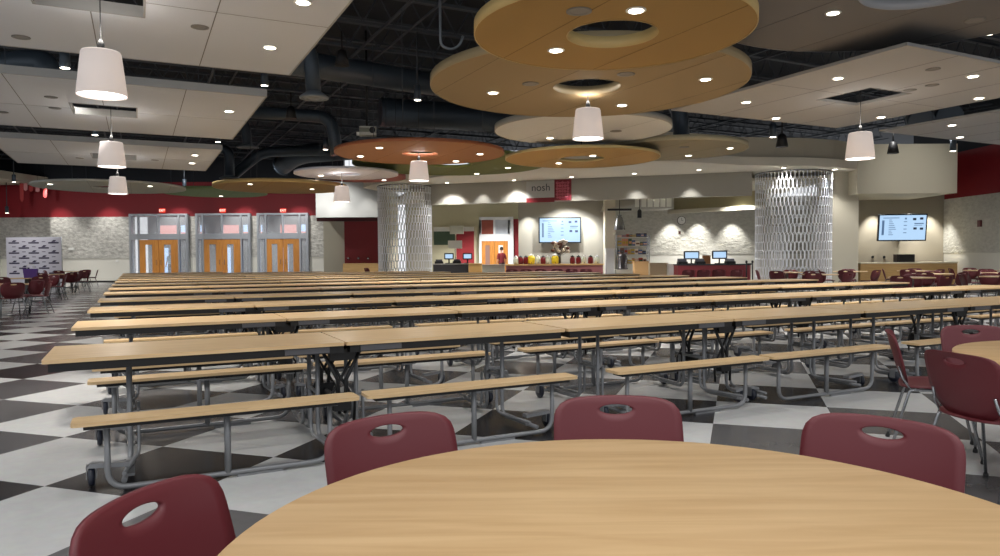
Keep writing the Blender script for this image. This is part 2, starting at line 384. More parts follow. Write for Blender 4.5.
# inner storefront with oak doors at the left of the servery
def inner_portal():
    Y = YL-.35; x0, zt = XZ(479, 217, Y); x1, _ = XZ(513.4, 217, Y)
    dx0, dz = XZ(481.5, 241, Y); dx1, _ = XZ(508, 241, Y); m = (dx0+dx1)/2
    f = MB()
    for a, b in ((x0, dx0), (dx1, x1)): f.box(a, b, Y, Y+.12, 0, zt)
    f.box(x0, x1, Y-.01, Y+.13, dz, dz+.35); f.box(x0, x1, Y-.01, Y+.13, zt-.15, zt)
    for x in (m-.75, m-.02, m+.72): f.box(x-.05, x+.05, Y, Y+.12, dz+.35, zt-.15)
    o = f.build('door_4', mat('white_metal', (220, 222, 224), .4)); struct(o, 'white framed inner doorway with oak doors and transom panes')
    g = MB(); g.mi = 0; g.box(x0, m-.02, Y+.14, Y+.16, dz+.35, zt-.15); g.mi = 1; g.box(m, x1, Y+.14, Y+.16, dz+.35, zt-.15)
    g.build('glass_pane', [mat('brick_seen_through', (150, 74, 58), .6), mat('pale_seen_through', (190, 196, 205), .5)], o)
    for i, (p, q) in enumerate(((dx0, m), (m, dx1))):
        w = q-p; d = MB(); a, b = p+.28*w, p+.62*w
        d.box(p+.01, a, Y, Y+.05, .02, dz); d.box(b, q-.01, Y, Y+.05, .02, dz); d.box(a, b, Y, Y+.05, .02, .5); d.box(a, b, Y, Y+.05, dz-.22, dz)
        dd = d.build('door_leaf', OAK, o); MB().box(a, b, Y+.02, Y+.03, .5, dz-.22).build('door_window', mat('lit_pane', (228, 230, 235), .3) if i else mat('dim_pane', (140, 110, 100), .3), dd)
inner_portal()
# plain wall right of the servery, niche, box, right wall
XR = 17.7; YN = 28.8
p0, p1 = W(829, 230, 26.4), W(858.5, 230, 26.4)
struct(MB().box(p0.x, p1.x, 26.4, 26.7, 0, ZC).build('wall_plain', BEIGE), 'plain beige wall between chain column and menu niche')
xn0 = XZ(857, 230, YN)[0]
struct(MB().box(p1.x-.05, XR+.3, YN, YN+.2, 0, ZF+.2).build('wall_niche', mat('niche_paint', (160, 152, 134), .8)), 'taupe wall of the menu niche')
struct(MB().box(p1.x-.15, p1.x, 26.7, YN, 0, ZF).build('wall_niche_side', TAUPE), 'side wall of the menu niche')
bx0 = W(857, 193.5, 25.75); bx1 = W(957, 193, 25.75)
struct(MB().box(bx0.x, bx1.x, 25.75, YN+.2, ZF, 5.2).build('wall_box', mat('box_paint', (190, 184, 164), .75)), 'beige boxed-out wall above the menu niche')
wr = MB(); wr.mi = 0; wr.box(XR, XR+.3, 6, 31, 0, 1.33); wr.mi = 1; wr.box(XR-.02, XR+.3, 6, 31, 1.33, ZF); wr.mi = 2; wr.box(XR-.0, XR+.3, 6, 31, ZF, 5.2); wr.mi = 3; wr.box(XR+.01, XR+.3, 6, 31, 5.2, DECKZ)
wr.mi = 2; wr.box(bx1.x, XR, YN, YN+.2, ZF+.2, 5.2)
struct(wr.build('wall_right', [WARMWHITE, STONE2, RED, DECK]), 'right wall with white base, pale stone and red top')

# ---- chain-mesh columns
def mesh_column(cx, cy, R, z1, n, label, amp=.055):
    r = empty('chain_mesh_column', (cx, cy, 0), 0, label, 'metal mesh column', 'chain mesh columns flanking the serving area')
    rl = MB(); rl.tube([(R*math.cos(2*PI*k/48), R*math.sin(2*PI*k/48), z1-.03) for k in range(48)], .03, 6, closed=True); rl.build('top_rail', CHROME, r)
    m = MB(); per = .62; cells = int(z1/per*2)
    for s in range(n):
        a0 = 2*PI*s/n; sg = 1 if s % 2 else -1
        prev = None; da = PI/n
        for k in range(cells*2+1):
            z = z1-.05 - (k//4+(0, .39, .5, .89)[k % 4])*per
            if z < .02: break
            ph = k % 4
            off = da*.88*sg*(1 if ph in (0, 1) else -1)
            ww = .014
            for_r = R
            a = a0+off
            L_ = m.b.verts.new((for_r*math.cos(a)-ww*math.sin(a)*-1, for_r*math.sin(a)-ww*math.cos(a), z))
            R_ = m.b.verts.new((for_r*math.cos(a)+ww*math.sin(a)*-1, for_r*math.sin(a)+ww*math.cos(a), z))
            if prev: m._face([prev[0], L_, R_, prev[1]])
            prev = (L_, R_)
    o = m.build('mesh_curtain', MESHM, r, recalc=False)
    sm = o.modifiers.new('solid', 'SOLIDIFY'); sm.thickness = .012
    return r
pc = W(405, 230, 30.2); mesh_column(pc.x, 30.2, 1.12, ZC-.05, 110, 'tall round curtain of silver metal mesh left of the serving area')
pc2 = W(791.5, 230, 26.2); mesh_column(pc2.x+.05, 26.2, 1.3, ZC-.05, 120, 'tall round curtain of silver metal mesh right of the serving area, beside the beige wall')
q = W(381.5, 230, 31.2); struct(MB().box(q.x-.15, q.x+.25, 31.2, 34.5, 0, ZC).build('wall_return', BEIGE), 'narrow beige wall end beside the left mesh column')

# ---- menu screens
SCR = mat('menu_screen_glow', (60, 70, 80), .3, emit=(176, 208, 240), es=.5)
INK = mat('menu_print', (50, 60, 70), .5, emit=(96, 130, 172), es=.3)
INKD = mat('menu_dark_photo', (40, 50, 80), .5)
def screen(c, w, h, tilt, label, yaw=0, dep=.1):
    r = empty('menu_screen', c, yaw, label, 'screen', 'wall menu screens'); r.rotation_euler = (tilt, 0, yaw)
    MB().rbox(-w/2-.05, w/2+.05, -h/2-.05, h/2+.05, 0, .07, .02, Matrix.Rotation(PI/2, 4, 'X')).build('bezel', BLACK, r)
    t = MB(); t.mi = 0; t.box(-w/2, w/2, -.085, -.068, -h/2, h/2)
    t.mi = 1
    for k in range(9):
        z = h*.3 - k*h*.075; t.box(-w*.30, -w*(.30-.02*(3+(k*7) % 6)), -.09, -.083, z, z+h*.025)
        if k % 2: t.box(w*.02, w*.09, -.09, -.083, z, z+h*.03)
    t.box(-w*.45, -w*.4, -.09, -.083, -h*.3, h*.3); t.box(-w*.43, -w*.08, -.09, -.083, h*.38, h*.41)
    t.box(w*.04, w*.08, -.09, -.083, h*.33, h*.4); t.box(w*.25, w*.45, -.09, -.083, h*.14, h*.18); t.box(w*.25, w*.42, -.09, -.083, h*.08, h*.1)
    t.mi = 2
    for x, z in ((.25, .34), (.40, .36), (.27, -.04), (.41, -.05)): t.box(w*(x-.035), w*(x+.035), -.09, -.083, h*(z-.045), h*(z+.045))
    t.build('display', [SCR, INK, INKD], r)
    MB().box(-.2, .2, .0, dep, -.15, .15).build('wall_bracket', BLACK, r)
    return r
a, b = W(538.5, 217.5, YG-.1), W(581, 243, YG-.1)
screen(((a.x+b.x)/2, YG-.12, (a.z+b.z)/2), b.x-a.x-.1, a.z-b.z-.1, 0, 'glowing blue menu screen on the grey wall above the flower vase', 0, .118)
a, b = W(880.5, 213.5, 28.1), W(927, 241, 28.1)
screen(((a.x+b.x)/2, 28.25, (a.z+b.z)/2), b.x-a.x-.12, a.z-b.z-.12, .12, 'glowing menu screen tilted down in the right-hand niche', -.12, .47)
# ---- sign on the fascia
def fas(x, y, off=.02):
    # intersection with the fascia plane
    d = ray(x, y); o = Vector((0,0,H)); n = nF; t = ((FA-o).dot(n)-off)/d.dot(n); return o+d*t
angF = math.atan2(dirF.y, dirF.x)
s0, s1, s2 = fas(526.5, 191), fas(554.5, 191), fas(571.5, 191)
r = empty('fascia_sign', s1, angF, 'white and red sign panels mounted on the grey fascia', 'sign')
def lx(p): return (p-s1).dot(dirF)
zt, zb = fas(540, 181).z-s1.z, fas(540, 203).z-s1.z; zt2 = fas(560, 179.6).z-s1.z; zb2 = fas(560, 200.5).z-s1.z
MB().box(lx(s0), 0, -.02, .0, zb*.55, zt).build('white_panel', mat('sign_grey', (168, 168, 164), .5), r)
MB().box(lx(s0), 0, -.03, .0, zb*.95, zb*.55).build('red_strip', mat('sign_red', (120, 14, 26), .5), r)
MB().box(0.01, lx(s2), -.06, .0, zb2, zt2).build('red_panel', mat('sign_maroon', (124, 30, 44), .5), r)
text_mesh('lettering', 'nosh', .40, mat('sign_ink', (60, 60, 66), .5), r, (lx(s0)*.48, -.026, zt*.35))
pat = MB(); random.seed(3)
for i in range(5):
    for j in range(6):
        x = .08+i*(lx(s2)-.16)/5; z = zb2+.08+j*(zt2-zb2-.14)/6
        pat.lathe([(.045+.02*((i+j) % 2), 0), (.03, .006)], n=8, M=Matrix.Translation((x+.05, -.062, z+.04)) @ Matrix.Rotation(PI/2, 4, 'X'))
pat.build('dot_pattern', mat('sign_pink', (178, 84, 100), .5), r)

# ---- drinks counter with items
YC = 29.3
a, b = W(506, 264.5, YC), W(603, 263.5, YC)
r = empty('drinks_counter', ((a.x+b.x)/2, YC+.4, 0), 0, 'long counter with wood-edged top under the menu screen', 'counter'); ZD = .98; hw = (b.x-a.x)/2
MB().box(-hw, hw, -.35, .35, 0, ZD-.06).build('counter_front', mat('rose_laminate', (150, 92, 92), .5), r)
MB().rbox(-hw-.04, hw+.04, -.4, .4, ZD-.06, ZD, .02).build('counter_top', TAN, r)
YEL = mat('yellow_plastic', (226, 200, 40), .4); REDP = mat('dark_red_juice', (112, 14, 22), .3); CLR = mat('clear_jar', (220, 225, 222), .1, alpha=.35); PALE = mat('pale_jar', (205, 210, 190), .4)
def jar(px, kind, label):
    x = W(px, 262, YC+.35).x
    m = {'y': YEL, 'r': REDP, 'c': PALE}[kind]; R = .15 if kind == 'y' else .11; h = .34 if kind == 'y' else .27
    r = empty('drink_dispenser', (x, YC+.35, ZD), 0, label, 'drink dispenser', 'drink dispensers on the counter')
    MB().lathe([(R*.8, 0), (R, .04), (R, h*.75), (R*.7, h)], n=16).build('jar', m, r)
    MB().lathe([(R*.72, h), (R*.72, h+.035), (.03, h+.05), (.03, h+.08)], n=16).build('lid', WHITEP if kind != 'r' else BLACK, r)
    MB().tube([(0, -R, .06), (0, -R-.05, .06), (0, -R-.06, .03)], .012).build('tap', BLACK, r)
jl = [(516,'c','pale jar at the left end of the drinks counter'),(520.6,'r','dark red dispenser, first left of the left yellow one'),(526,'r','dark red dispenser touching the left yellow one'),(531.3,'y','yellow dispenser left of the flower vase'),
      (538,'c','pale jar just right of the left yellow dispenser'),(543.2,'r','dark red dispenser between the two yellow ones, left of the pair'),(545.9+2,'c','pale jar left of the right yellow dispenser'),(555,'y','yellow dispenser in front of the flower vase'),
      (572.5,'r','dark red dispenser, first right of the flower vase'),(578.5,'r','dark red dispenser, second right of the flower vase'),(584,'c','pale jar between dark red dispensers right of the vase'),(590.5,'r','dark red dispenser, rightmost on the counter'),(597,'c','pale jar at the right end of the drinks counter')]
for px, k, lb in jl: jar(px, k, lb)
# flowers
vx = W(558.5, 262, YC+.62).x
r = empty('flower_arrangement', (vx, YC+.66, ZD), 0, 'large white and brown flower arrangement below the menu screen', 'flowers')
MB().lathe([(.09,0),(.12,.05),(.1,.3),(.13,.38)], n=16).build('vase', mat('dark_vase', (60, 56, 52), .3), r)
st = MB(); fl = MB(); random.seed(5)
for k in range(26):
    a_ = random.random()*2*PI; rr = random.random()*.45; h = .62+random.random()*.42-rr*.3
    p = Vector((rr*math.cos(a_), .35*rr*math.sin(a_), h)); st.tube([(0,0,.3), p*.6+Vector((0,0,.1)), p], .008, 4)
    fl.mi = 0 if k % 3 else 1
    fl.lathe([(.01,-.06),(.07,-.03),(.09,.02),(.05,.06),(.005,.07)], c=p, n=7)
st.build('stems', mat('stem_brown', (84, 66, 48), .8), r); fl.build('blooms', [mat('cream_petal', (232, 222, 206), .7), mat('brown_petal', (120, 78, 60), .7)], r)

# ---- kitchen items
def heat_lamp():
    q = W(619.5, 223, 30.3)
    r = empty('heat_lamp', (q.x, 30.3, q.z), 0, 'chrome cone heat lamp hanging beside the beige pier', 'lamp')
    MB().lathe([(.24,-.28),(.13,.22),(.09,.26),(.09,.34)], n=20, cap=False).build('shade', CHROME, r)
    MB().tube([(0,0,.3),(0,0,4.05-q.z)], .015).build('cord', BLACK, r)
    MB().box(-.5, .5, -.05, .05, .52, .6).build('rail', BLACK, r)
heat_lamp()
q = W(655, 222, 31)
r = empty('track_spot', (W(639.5,214,30.6).x, 30.6, W(639.5,214,30.6).z), 0, 'small dark spotlight hanging below the exhaust hood', 'spotlight')
MB().lathe([(.09,-.16),(.09,.14),(.04,.2)], n=14).build('lamp_body', BLACK, r); MB().tube([(0,0,.18),(0,0,4.05-r.location.z)], .012).build('stem', BLACK, r)
# exhaust hood, slanted stainless box
a, b = W(604, 212, 30.9), W(672, 209, 30.9)
SS = mat('stainless', (176, 174, 164), .35, .4)
r = empty('exhaust_hood', ((a.x+b.x)/2, 31.3, 3.2), 0, 'long stainless exhaust hood hanging over the kitchen line', 'exhaust hood'); hw = (b.x-a.x)/2
MB().hexa([(-hw, -.3, .02), (hw, -.5, .1), (hw, 1.2, .1), (-hw, 1.2, .02), (-hw+.2, -.1, .55), (hw, -.5, .6), (hw, 1.2, .6), (-hw+.2, 1.2, .55)]).build('hood_body', SS, r)
f = MB()
for k in range(6): f.box(hw-1.6+k*.27, hw-1.6+k*.27+.2, -.53, -.5, .16, .52)
f.build('filter_lights', mat('hood_filter', (225, 225, 215), .4), r)
# goods rack with products
a, b = W(616, 262, 31.2), W(649, 262, 31.2); x0, x1 = a.x, b.x; 
r = empty('goods_rack', ((x0+x1)/2, 31.4, 0), 0, 'metal rack of colourful packaged food left of the kitchen wall', 'rack'); hw = (x1-x0)/2
fr = MB()
for sx in (-hw, hw):
    for sy in (-.2, .2): fr.box(sx-.02, sx+.02, sy-.02, sy+.02, 0, 2.15)
fr.build('frame', CHROME, r)
zs = (.95, 1.35, 1.72, 2.1)
for z in zs: MB().box(-hw+.02, hw-.02, -.22, .22, z-.025, z).build('shelf', WARMWHITE, r)
PK = [mat('pack_%d' % i, c, .5) for i, c in enumerate([(214,150,110),(236,226,210),(180,60,40),(90,110,150),(200,170,60),(120,80,60),(70,100,70),(230,190,170),(150,150,165),(60,50,60)])]
PN = ['orange','cream','red','blue','mustard','brown','green','pink','grey','dark']
random.seed(11)
for si, z in enumerate(zs):
    x = -hw+.08; n = 0
    while x < hw-.12:
        w = .09+random.random()*.11; h = .15+random.random()*.16; k = random.randrange(10)
        if si == 3: h *= .5
        m = MB(); m.mi = 0; m.rbox(-w/2, w/2, -.09, .09, 0, h, .012); m.mi = 1; m.box(-w*.42, w*.42, -.094, -.088, h*.3, h*.65)
        tag(m.build('food_package', [PK[k], PK[(k+4) % 10]], None, (r.location.x+x+w/2, 31.3, z+.001)), '%s food package, %s from the left on the %s shelf of the goods rack' % (PN[k], ORD[n], ('lowest', 'second', 'third', 'top')[si]), 'food package', 'packages on the goods rack')
        x += w+.015; n += 1
def crate(px0, px1, py0, py1, Y, m, label, cat='box', name='carton', d=.4):
    a, b = W(px0, py1, Y), W(px1, py0, Y); w = b.x-a.x; h = b.z
    mb = MB(); mb.rbox(-w/2, w/2, -d/2, d/2, 0, h, .02)
    o = mb.build(name, m, None, (((a.x+b.x)/2), Y+d/2, 0)); tag(o, label, cat)
    mb = MB(); mb.rbox(-w/2-.02, w/2+.02, -d/2-.02, d/2+.02, h, h+.03, .02); mb.build('lid', m, o)
    return o
crate(634.5, 648.5, 262, 273, 29.3, mat('kraft', (214,170,116), .6), 'tan upright box cabinet in front of the goods rack', 'cabinet', 'box_cabinet')
crate(669, 679.5, 265, 273, 29.4, WHITEP, 'small white cabinet left of the burgundy counter', 'cabinet', 'box_cabinet')
crate(650, 668, 263.5, 273, 29.8, mat('beige_cab', (176,158,130), .6), 'beige low cabinet between the tan box and white cabinet', 'cabinet', 'box_cabinet')
crate(606, 614.6, 249, 273, 29.9, mat('glass_merch', (206,206,206), .35), 'pale upright merchandiser against the beige pier', 'cabinet', 'merchandiser')
# dark figure-like coffee urn group
def urn(px, Y, s, m, label, base=1.0):
    q = W(px, 262, Y)
    r = empty('coffee_urn', (q.x, Y, base), 0, label, 'coffee urn')
    MB().lathe([(.17*s,0),(.17*s,.05),(.14*s,.07),(.14*s,.4*s),(.1*s,.47*s),(.02,.5*s)], n=18).build('urn_body', m, r)
    MB().tube([(0,-.13*s,.1),(0,-.2*s,.1),(0,-.2*s,.06)], .015).build('tap', BLACK, r)
    MB().lathe([(.02,.5*s),(.03,.53*s),(.005,.56*s)], n=10).build('lid_knob', BLACK, r)
# back service counter
def counter(px0, px1, ytop, Y, d, mf, mt, label, name='service_counter', ztop=None):
    a, b = W(px0, ytop, Y), W(px1, ytop, Y); zt = ztop or (a.z+b.z)/2; hw = (b.x-a.x)/2
    r = empty(name, ((a.x+b.x)/2, Y+d/2, 0), 0, label, 'counter')
    MB().box(-hw, hw, -d/2+.03, d/2, .08, zt-.05).build('counter_front', mf, r)
    MB().box(-hw+.03, hw-.03, -d/2+.08, d/2, 0, .08).build('toe_kick', BLACK, r)
    MB().rbox(-hw-.02, hw+.02, -d/2, d/2, zt-.05, zt, .02).build('counter_top', mt, r)
    return r, zt
BURG = mat('burgundy_laminate', (128, 44, 50), .45)
_, zq = counter(678, 751, 264, 28.2, .7, BURG, mat('black_top', (40,38,42), .35), 'burgundy fronted checkout counter right of the kitchen line')
_, zq2 = counter(433, 469.5, 263.5, 31.4, .7, mat('dark_front', (52,50,54), .5), mat('grey_top', (150,148,142), .4), 'dark checkout counter right of the left mesh column')
counter(471, 505, 264.5, 31.0, .6, mat('pale_front', (176,180,172), .5), mat('grey_top', (150,148,142), .4), 'pale counter in front of the inner oak doors')
crate(468.5, 482, 264, 272, 29.9, mat('honey_box', (204,160,94), .5), 'honey wood box cabinet left of the pale counter', 'cabinet', 'box_cabinet')
for px, nm in ((622.5, 'dark coffee urn behind the merchandiser'),): urn(px, 30.4, 1.35, mat('urn_dark', (74,70,72), .35, .4), nm, .72)
tag(MB().rbox(-.35, .35, -.25, .25, 0, .72, .03).build('urn_stand', WARMWHITE, None, (W(622.5,262,30.4).x, 30.4, 0)), 'low white stand carrying the dark coffee urn', 'stand')
def monitor(px, py0, py1, Y, z0, wpx, label):
    a, b = W(px-wpx/2, py1, Y), W(px+wpx/2, py0, Y); w = b.x-a.x; h = b.z-a.z
    r = empty('checkout_monitor', ((a.x+b.x)/2, Y, z0), 0, label, 'monitor', 'checkout monitors')
    c = a.z-z0
    MB().rbox(-w/2, w/2, c, c+h, -.03, .03, .03, Matrix.Rotation(PI/2, 4, 'X')).build('casing', BLACK, r)
    MB().box(-w/2+.05, w/2-.05, -.038, -.028, c+.05, c+h-.05).build('display', SCR, r)
    MB().tube([(0,.02,0),(0,.02,c+.1)], .03).build('stand', BLACK, r)
    MB().rbox(-.16, .16, -.12, .12, 0, .03, .03).build('base', BLACK, r)
monitor(691.5, 251, 259.5, 28.6, zq, 15.5, 'glowing checkout monitor on the burgundy counter, left of the brown box')
monitor(719.5, 250.5, 259, 28.6, zq, 15, 'glowing checkout monitor on the burgundy counter, right of the brown box')
monitor(449, 253, 259.5, 31.7, zq2, 9.5, 'glowing checkout monitor nearest the left mesh column')
monitor(467.5, 253, 259.5, 31.7, zq2, 9.5, 'glowing checkout monitor beside the red panel')
a = W(706.5, 260, 28.7); 
tag(MB().rbox(-.14, .14, -.1, .1, 0, .34, .01).build('wood_box', mat('brown_wood', (150,96,48), .5), None, (a.x, 28.7, zq)), 'brown wooden box between the two monitors on the burgundy counter', 'box')
for px, nm in ((682.3, 'black till left of the brown box'), (700, 'black till directly left of the brown box foot'), (730, 'black till right of the right monitor')):
    a = W(px, 262, 28.45); rr = empty('cash_till', (a.x, 28.45, zq), 0, nm+' on the burgundy counter', 'till', 'tills on the burgundy counter')
    MB().rbox(-.18, .18, -.16, .16, 0, .1, .01).build('till_base', BLACK, rr); MB().hexa([(-.16,-.1,.1),(.16,-.1,.1),(.16,.14,.1),(-.16,.14,.1),(-.16,.0,.2),(.16,.0,.2),(.16,.14,.22),(-.16,.14,.22)]).build('keypad', mat('till_grey', (70,70,80), .5), rr)
for px, nm in ((439, 'leftmost'), (457, 'middle'),):
    a = W(px, 262, 31.55); rr = empty('cash_till', (a.x, 31.55, zq2), 0, nm+' black till on the dark checkout counter', 'till', 'tills on the dark counter')
    MB().rbox(-.18, .18, -.12, .12, 0, .1, .01).build('till_base', BLACK, rr); MB().box(-.14, .14, -.05, .1, .1, .18).build('keypad', mat('till_grey', (70,70,80), .5), rr)
# hanging menu board left of the servery
a, b = W(448, 248.5, 33), W(462, 240.5, 33)
r = empty('hanging_notice', ((a.x+b.x)/2, 33, a.z), 0, 'pale notice board on a post above the left checkout', 'sign')
MB().box(-(b.x-a.x)/2, (b.x-a.x)/2, -.02, .02, 0, b.z-a.z).build('board', WARMWHITE, r); MB().tube([(0,0.03,-a.z),(0,.03,.1)], .02).build('post', CHROME, r)
a = W(452, 228, 33.2); 
tag(MB().rbox(-.35, .35, -.15, .15, 0, .42, .02).build('ceiling_projector', mat('proj_grey', (170,168,150), .5), None, (a.x, 36.9, XZ(452,234,36.9)[1])), 'pale grey box unit fixed high on the cream wall', 'wall unit')
# clock
q = W(681.3, 220.5, YK-.06)
r = empty('wall_clock', q, 0, 'round white wall clock with dark rim on the kitchen wall', 'clock')
RX = Matrix.Rotation(PI/2, 4, 'X')
MB().lathe([(.18,0),(.2,0),(.2,.05),(.185,.06),(.18,.05)], n=28, M=RX, cap=False).build('rim', BLACK, r); MB().lathe([(.183,0),(.183,.03)], n=28, M=RX).build('face', WHITEP, r)
h = MB(); h.box(-.006,.006,-.045,-.038,0,.12); h.box(0,.08,-.045,-.038,-.006,.006); h.build('hands', BLACK, r)
q = W(679.5, 232.5, YK-.03); tag(MB().box(-.05,.05,-.02,.02,-.07,.07).build('fire_alarm', mat('alarm_dark',(70,40,36),.5), None, q), 'small dark alarm plate below the wall clock', 'alarm')
q = W(980, 223.5, 27); q = Vector((XR-.02, W(980,223.5,27).y, 0)); dd = ray(980, 223.5); t_ = (XR-.03)/dd.x; q = Vector((0,0,H))+dd*t_
tag(MB().rbox(-.05,.02,-.1,.1,-.12,.12,.02).build('fire_alarm', mat('alarm_red',(96,30,26),.5), None, q), 'small dark red alarm on the pale stone right wall', 'alarm')
# stanchions
for k, px in enumerate((746.5, 752.5)):
    q = W(px, 262, 27.4); rr = empty('stanchion', (q.x, 27.4, 0), 0, 'black queue stanchion post, %s of the pair left of the right mesh column' % ('left', 'right')[k], 'stanchion', 'queue stanchions')
    MB().lathe([(.1,0),(.1,.02),(.03,.05)], n=16).build('base', BLACK, rr); MB().tube([(0,0,.03),(0,0,1.0)], .025).build('post', BLACK, rr); MB().lathe([(.04,1.0),(.045,1.05),(.02,1.09)], n=12).build('cap', BLACK, rr)
a, b = W(746.5, 262, 27.4), W(752.5, 262, 27.4)
tag(MB().box(a.x+.03, b.x-.03, 27.39, 27.41, .93, .98).build('queue_belt', BLACK), 'black belt stretched between the queue stanchions', 'belt')
# niche counter
counter(861, 958, 262.2, 27.6, .8, TAN, mat('ivory_top', (226,216,190), .4), 'tan counter with ivory top under the tilted menu screen')
zt = W(905, 262.2, 27.6).z
a, b = W(895, 261.5, 28), W(913, 254.5, 28)
r = empty('black_till', ((a.x+b.x)/2, 28.0, zt), 0, 'black countertop warmer under the tilted menu screen', 'appliance')
MB().rbox(-(b.x-a.x)/2, (b.x-a.x)/2, -.15, .15, 0, .3, .03).build('body', mat('warmer_black',(30,20,24),.4), r); MB().box(-.25,.25,-.16,-.15,.06,.24).build('front_panel', BLACK, r)
for k, px in enumerate((872.5, 884)):
    tag(MB().lathe([(.05,0),(.05,.03)], n=14, M=Matrix.Translation(W(px, 257, YN-.01)) @ RX).build('wall_socket', BLACK), 'small black round outlet, %s one under the tilted menu screen' % ('left','right')[k], 'outlet', 'outlets in the niche')
q = W(998, 254, 26.5); tag(MB().rbox(-.25,.25,-.2,.2,0,q.z+.3,.03).build('waste_bin', BLACK, None, (q.x, 26.5, 0)), 'dark upright bin at the far right before the stone wall', 'bin')

# ---- backdrop banner, pennants
a, b = W(6, 237.5, 33.5), W(61, 237.5, 33.5)
r = empty('sponsor_backdrop', ((a.x+b.x)/2, 33.5, 0), 0, 'white step-and-repeat backdrop printed with rows of small dark logos', 'backdrop'); hw = (b.x-a.x)/2; zt = a.z
MB().box(-hw, hw, -.01, .01, .08, zt).build('banner', mat('banner_white', (236, 234, 246), .7), r)
MB().tube([(-hw,.03,0),(-hw,.03,zt),(hw,.03,zt),(hw,.03,0)], .025).build('frame', ALU, r)
for s in (-1, 1): MB().box(s*hw-.04, s*hw+.04, -.25, .25, 0, .04).build('foot', ALU, r)
pr = MB()
for j in range(7):
    for i in range(3):
        if j % 2 and i == 2: continue
        cx = -hw+.36+i*.92+(.46 if j % 2 else 0); cz = zt-.24-j*.235
        pr.mi = 0; pr.box(cx-.24, cx+.24, -.016, -.011, cz-.05, cz+.015); pr.prism([(cx-.1, cz+.03), (cx+.05, cz+.03), (cx+.13, cz+.1), (cx+.0, cz+.11)], -.0, .006, Matrix.Translation((0,-.016,0)) @ Matrix(((1,0,0,0),(0,0,1,0),(0,1,0,0),(0,0,0,1))))
    for i in range(3 if j % 2 else 2):
        cx = -hw+(.36 if j % 2 else .82)+i*.92; cz = zt-.2-j*.235
        pr.mi = 1; pr.box(cx-.08, cx+.08, -.016, -.011, cz-.02, cz+.02)
pr.build('printed_logos', [mat('logo_navy', (66, 58, 90), .7), mat('logo_grey', (150, 144, 166), .7)], r)
PEN = [mat('pennant_red', (176, 62, 62), .7), mat('pennant_pink', (214, 150, 150), .7)]
for k, (px, y0, y1) in enumerate(((21.5, 182, 202), (25.5, 182, 191), (31, 182, 192), (37.5, 187, 192), (45, 187, 198))):
    a = W(px, y0, 38.6); b = W(px, y1, 38.6); m = MB(); h = a.z-b.z; m.prism([(-.1,0),(.1,0),(.1,-h*.85),(0,-h),(-.1,-h*.85)], -.01, .01, Matrix.Rotation(PI/2, 4, 'X'))
    o = m.build('hanging_pennant', PEN[k % 2], None, (a.x, 38.6, a.z)); tag(o, 'narrow %s pennant hanging before the red wall, %s from the left' % (('red','pink')[k % 2], ORD[k]), 'pennant', 'pennants before the red wall')
    MB().tube([(0,0,-.02),(0,0,1.2)], .008, 4).build('cord', BLACK, o)
for px, py, Y in ((71.5, 249, YB-.04),): 
    q = W(px, py, Y); tag(MB().rbox(-.16,.16,-.03,.02,-.06,.06,.01).build('wall_plate', WHITEP, None, q), 'small white plate on the grey stone far wall', 'wall plate')
q = W(117, 261, YB-.02); tag(MB().rbox(-.07,.07,-.02,.02,-.05,.07,.01).build('wall_outlet', WHITEP, None, q), 'small white outlet on the white base of the far wall', 'outlet')
# curved beige soffit corner at far left
sp_ = [W(0,172,36.5), W(3,177,36.5), W(10,181,36.5), W(19,183,36.5)]
zc = 5.7
struct(MB().prism([(-27.3, 28), (-26.2, 31), (-25.4, 33.5), (-24.9, 36), (-24.6, YB), (-27.3, YB)], 5.35, 5.75).build('ceiling_cove', BEIGE), 'curved beige soffit in the far left corner')

# ================================================================== CEILING STRUCTURE
def span(b, x0=-26.8, x1=17.3, y0=4, y1=39):
    lo, hi = -60, 60
    for o, d, mn, mx in ((ORG.x+ND.x*b, TD.x, x0, x1), (ORG.y+ND.y*b, TD.y, y0, y1)):
        t0, t1 = (mn-o)/d, (mx-o)/d
        lo = max(lo, min(t0, t1)); hi = min(hi, max(t0, t1))
    return lo, hi
MT = Matrix.Translation(ORG) @ Matrix.Rotation(YAW, 4, 'Z')
k = 0
for bi in range(-3, 24):
    b = bi*1.85
    lo, hi = span(b)
    if hi-lo < 3: continue
    m = MB()
    for z in (6.55, 7.25):
        m.box(lo, hi, b-.06, b-.01, z, z+.06, MT); m.box(lo, hi, b+.01, b+.06, z, z+.06, MT)
    n = int((hi-lo)/.75)
    for i in range(n):
        x = lo+i*(hi-lo)/n; w = (hi-lo)/n
        A, B, C_ = MT @ Vector((x, b, 6.6)), MT @ Vector((x+w/2, b, 7.27)), MT @ Vector((x+w, b, 6.6))
        m.tube([A, B], .018, 4, cap=False); m.tube([B, C_], .018, 4, cap=False)
    struct(m.build('beam_roof_joist', DARKSTEEL), 'open-web steel roof joist')
for ai in range(-6, 12):
    a = ai*3.1-.6; m = MB(); any_ = False
    bs = [b for b in [q*.5 for q in range(-10, 90)] if -26.8 < (ORG+TD*a+ND*b).x < 17.3 and 4 < (ORG+TD*a+ND*b).y < 39]
    if len(bs) < 6: continue
    m.box(a-.03, a+.03, bs[0], bs[-1], 6.5, 6.55, MT); m.box(a+.57, a+.61, bs[0], bs[-1], 6.5, 6.54, MT)
    struct(m.build('beam_bridging', mat('bridging_steel', (52, 58, 66), .6)), 'steel bridging angle between roof joists')

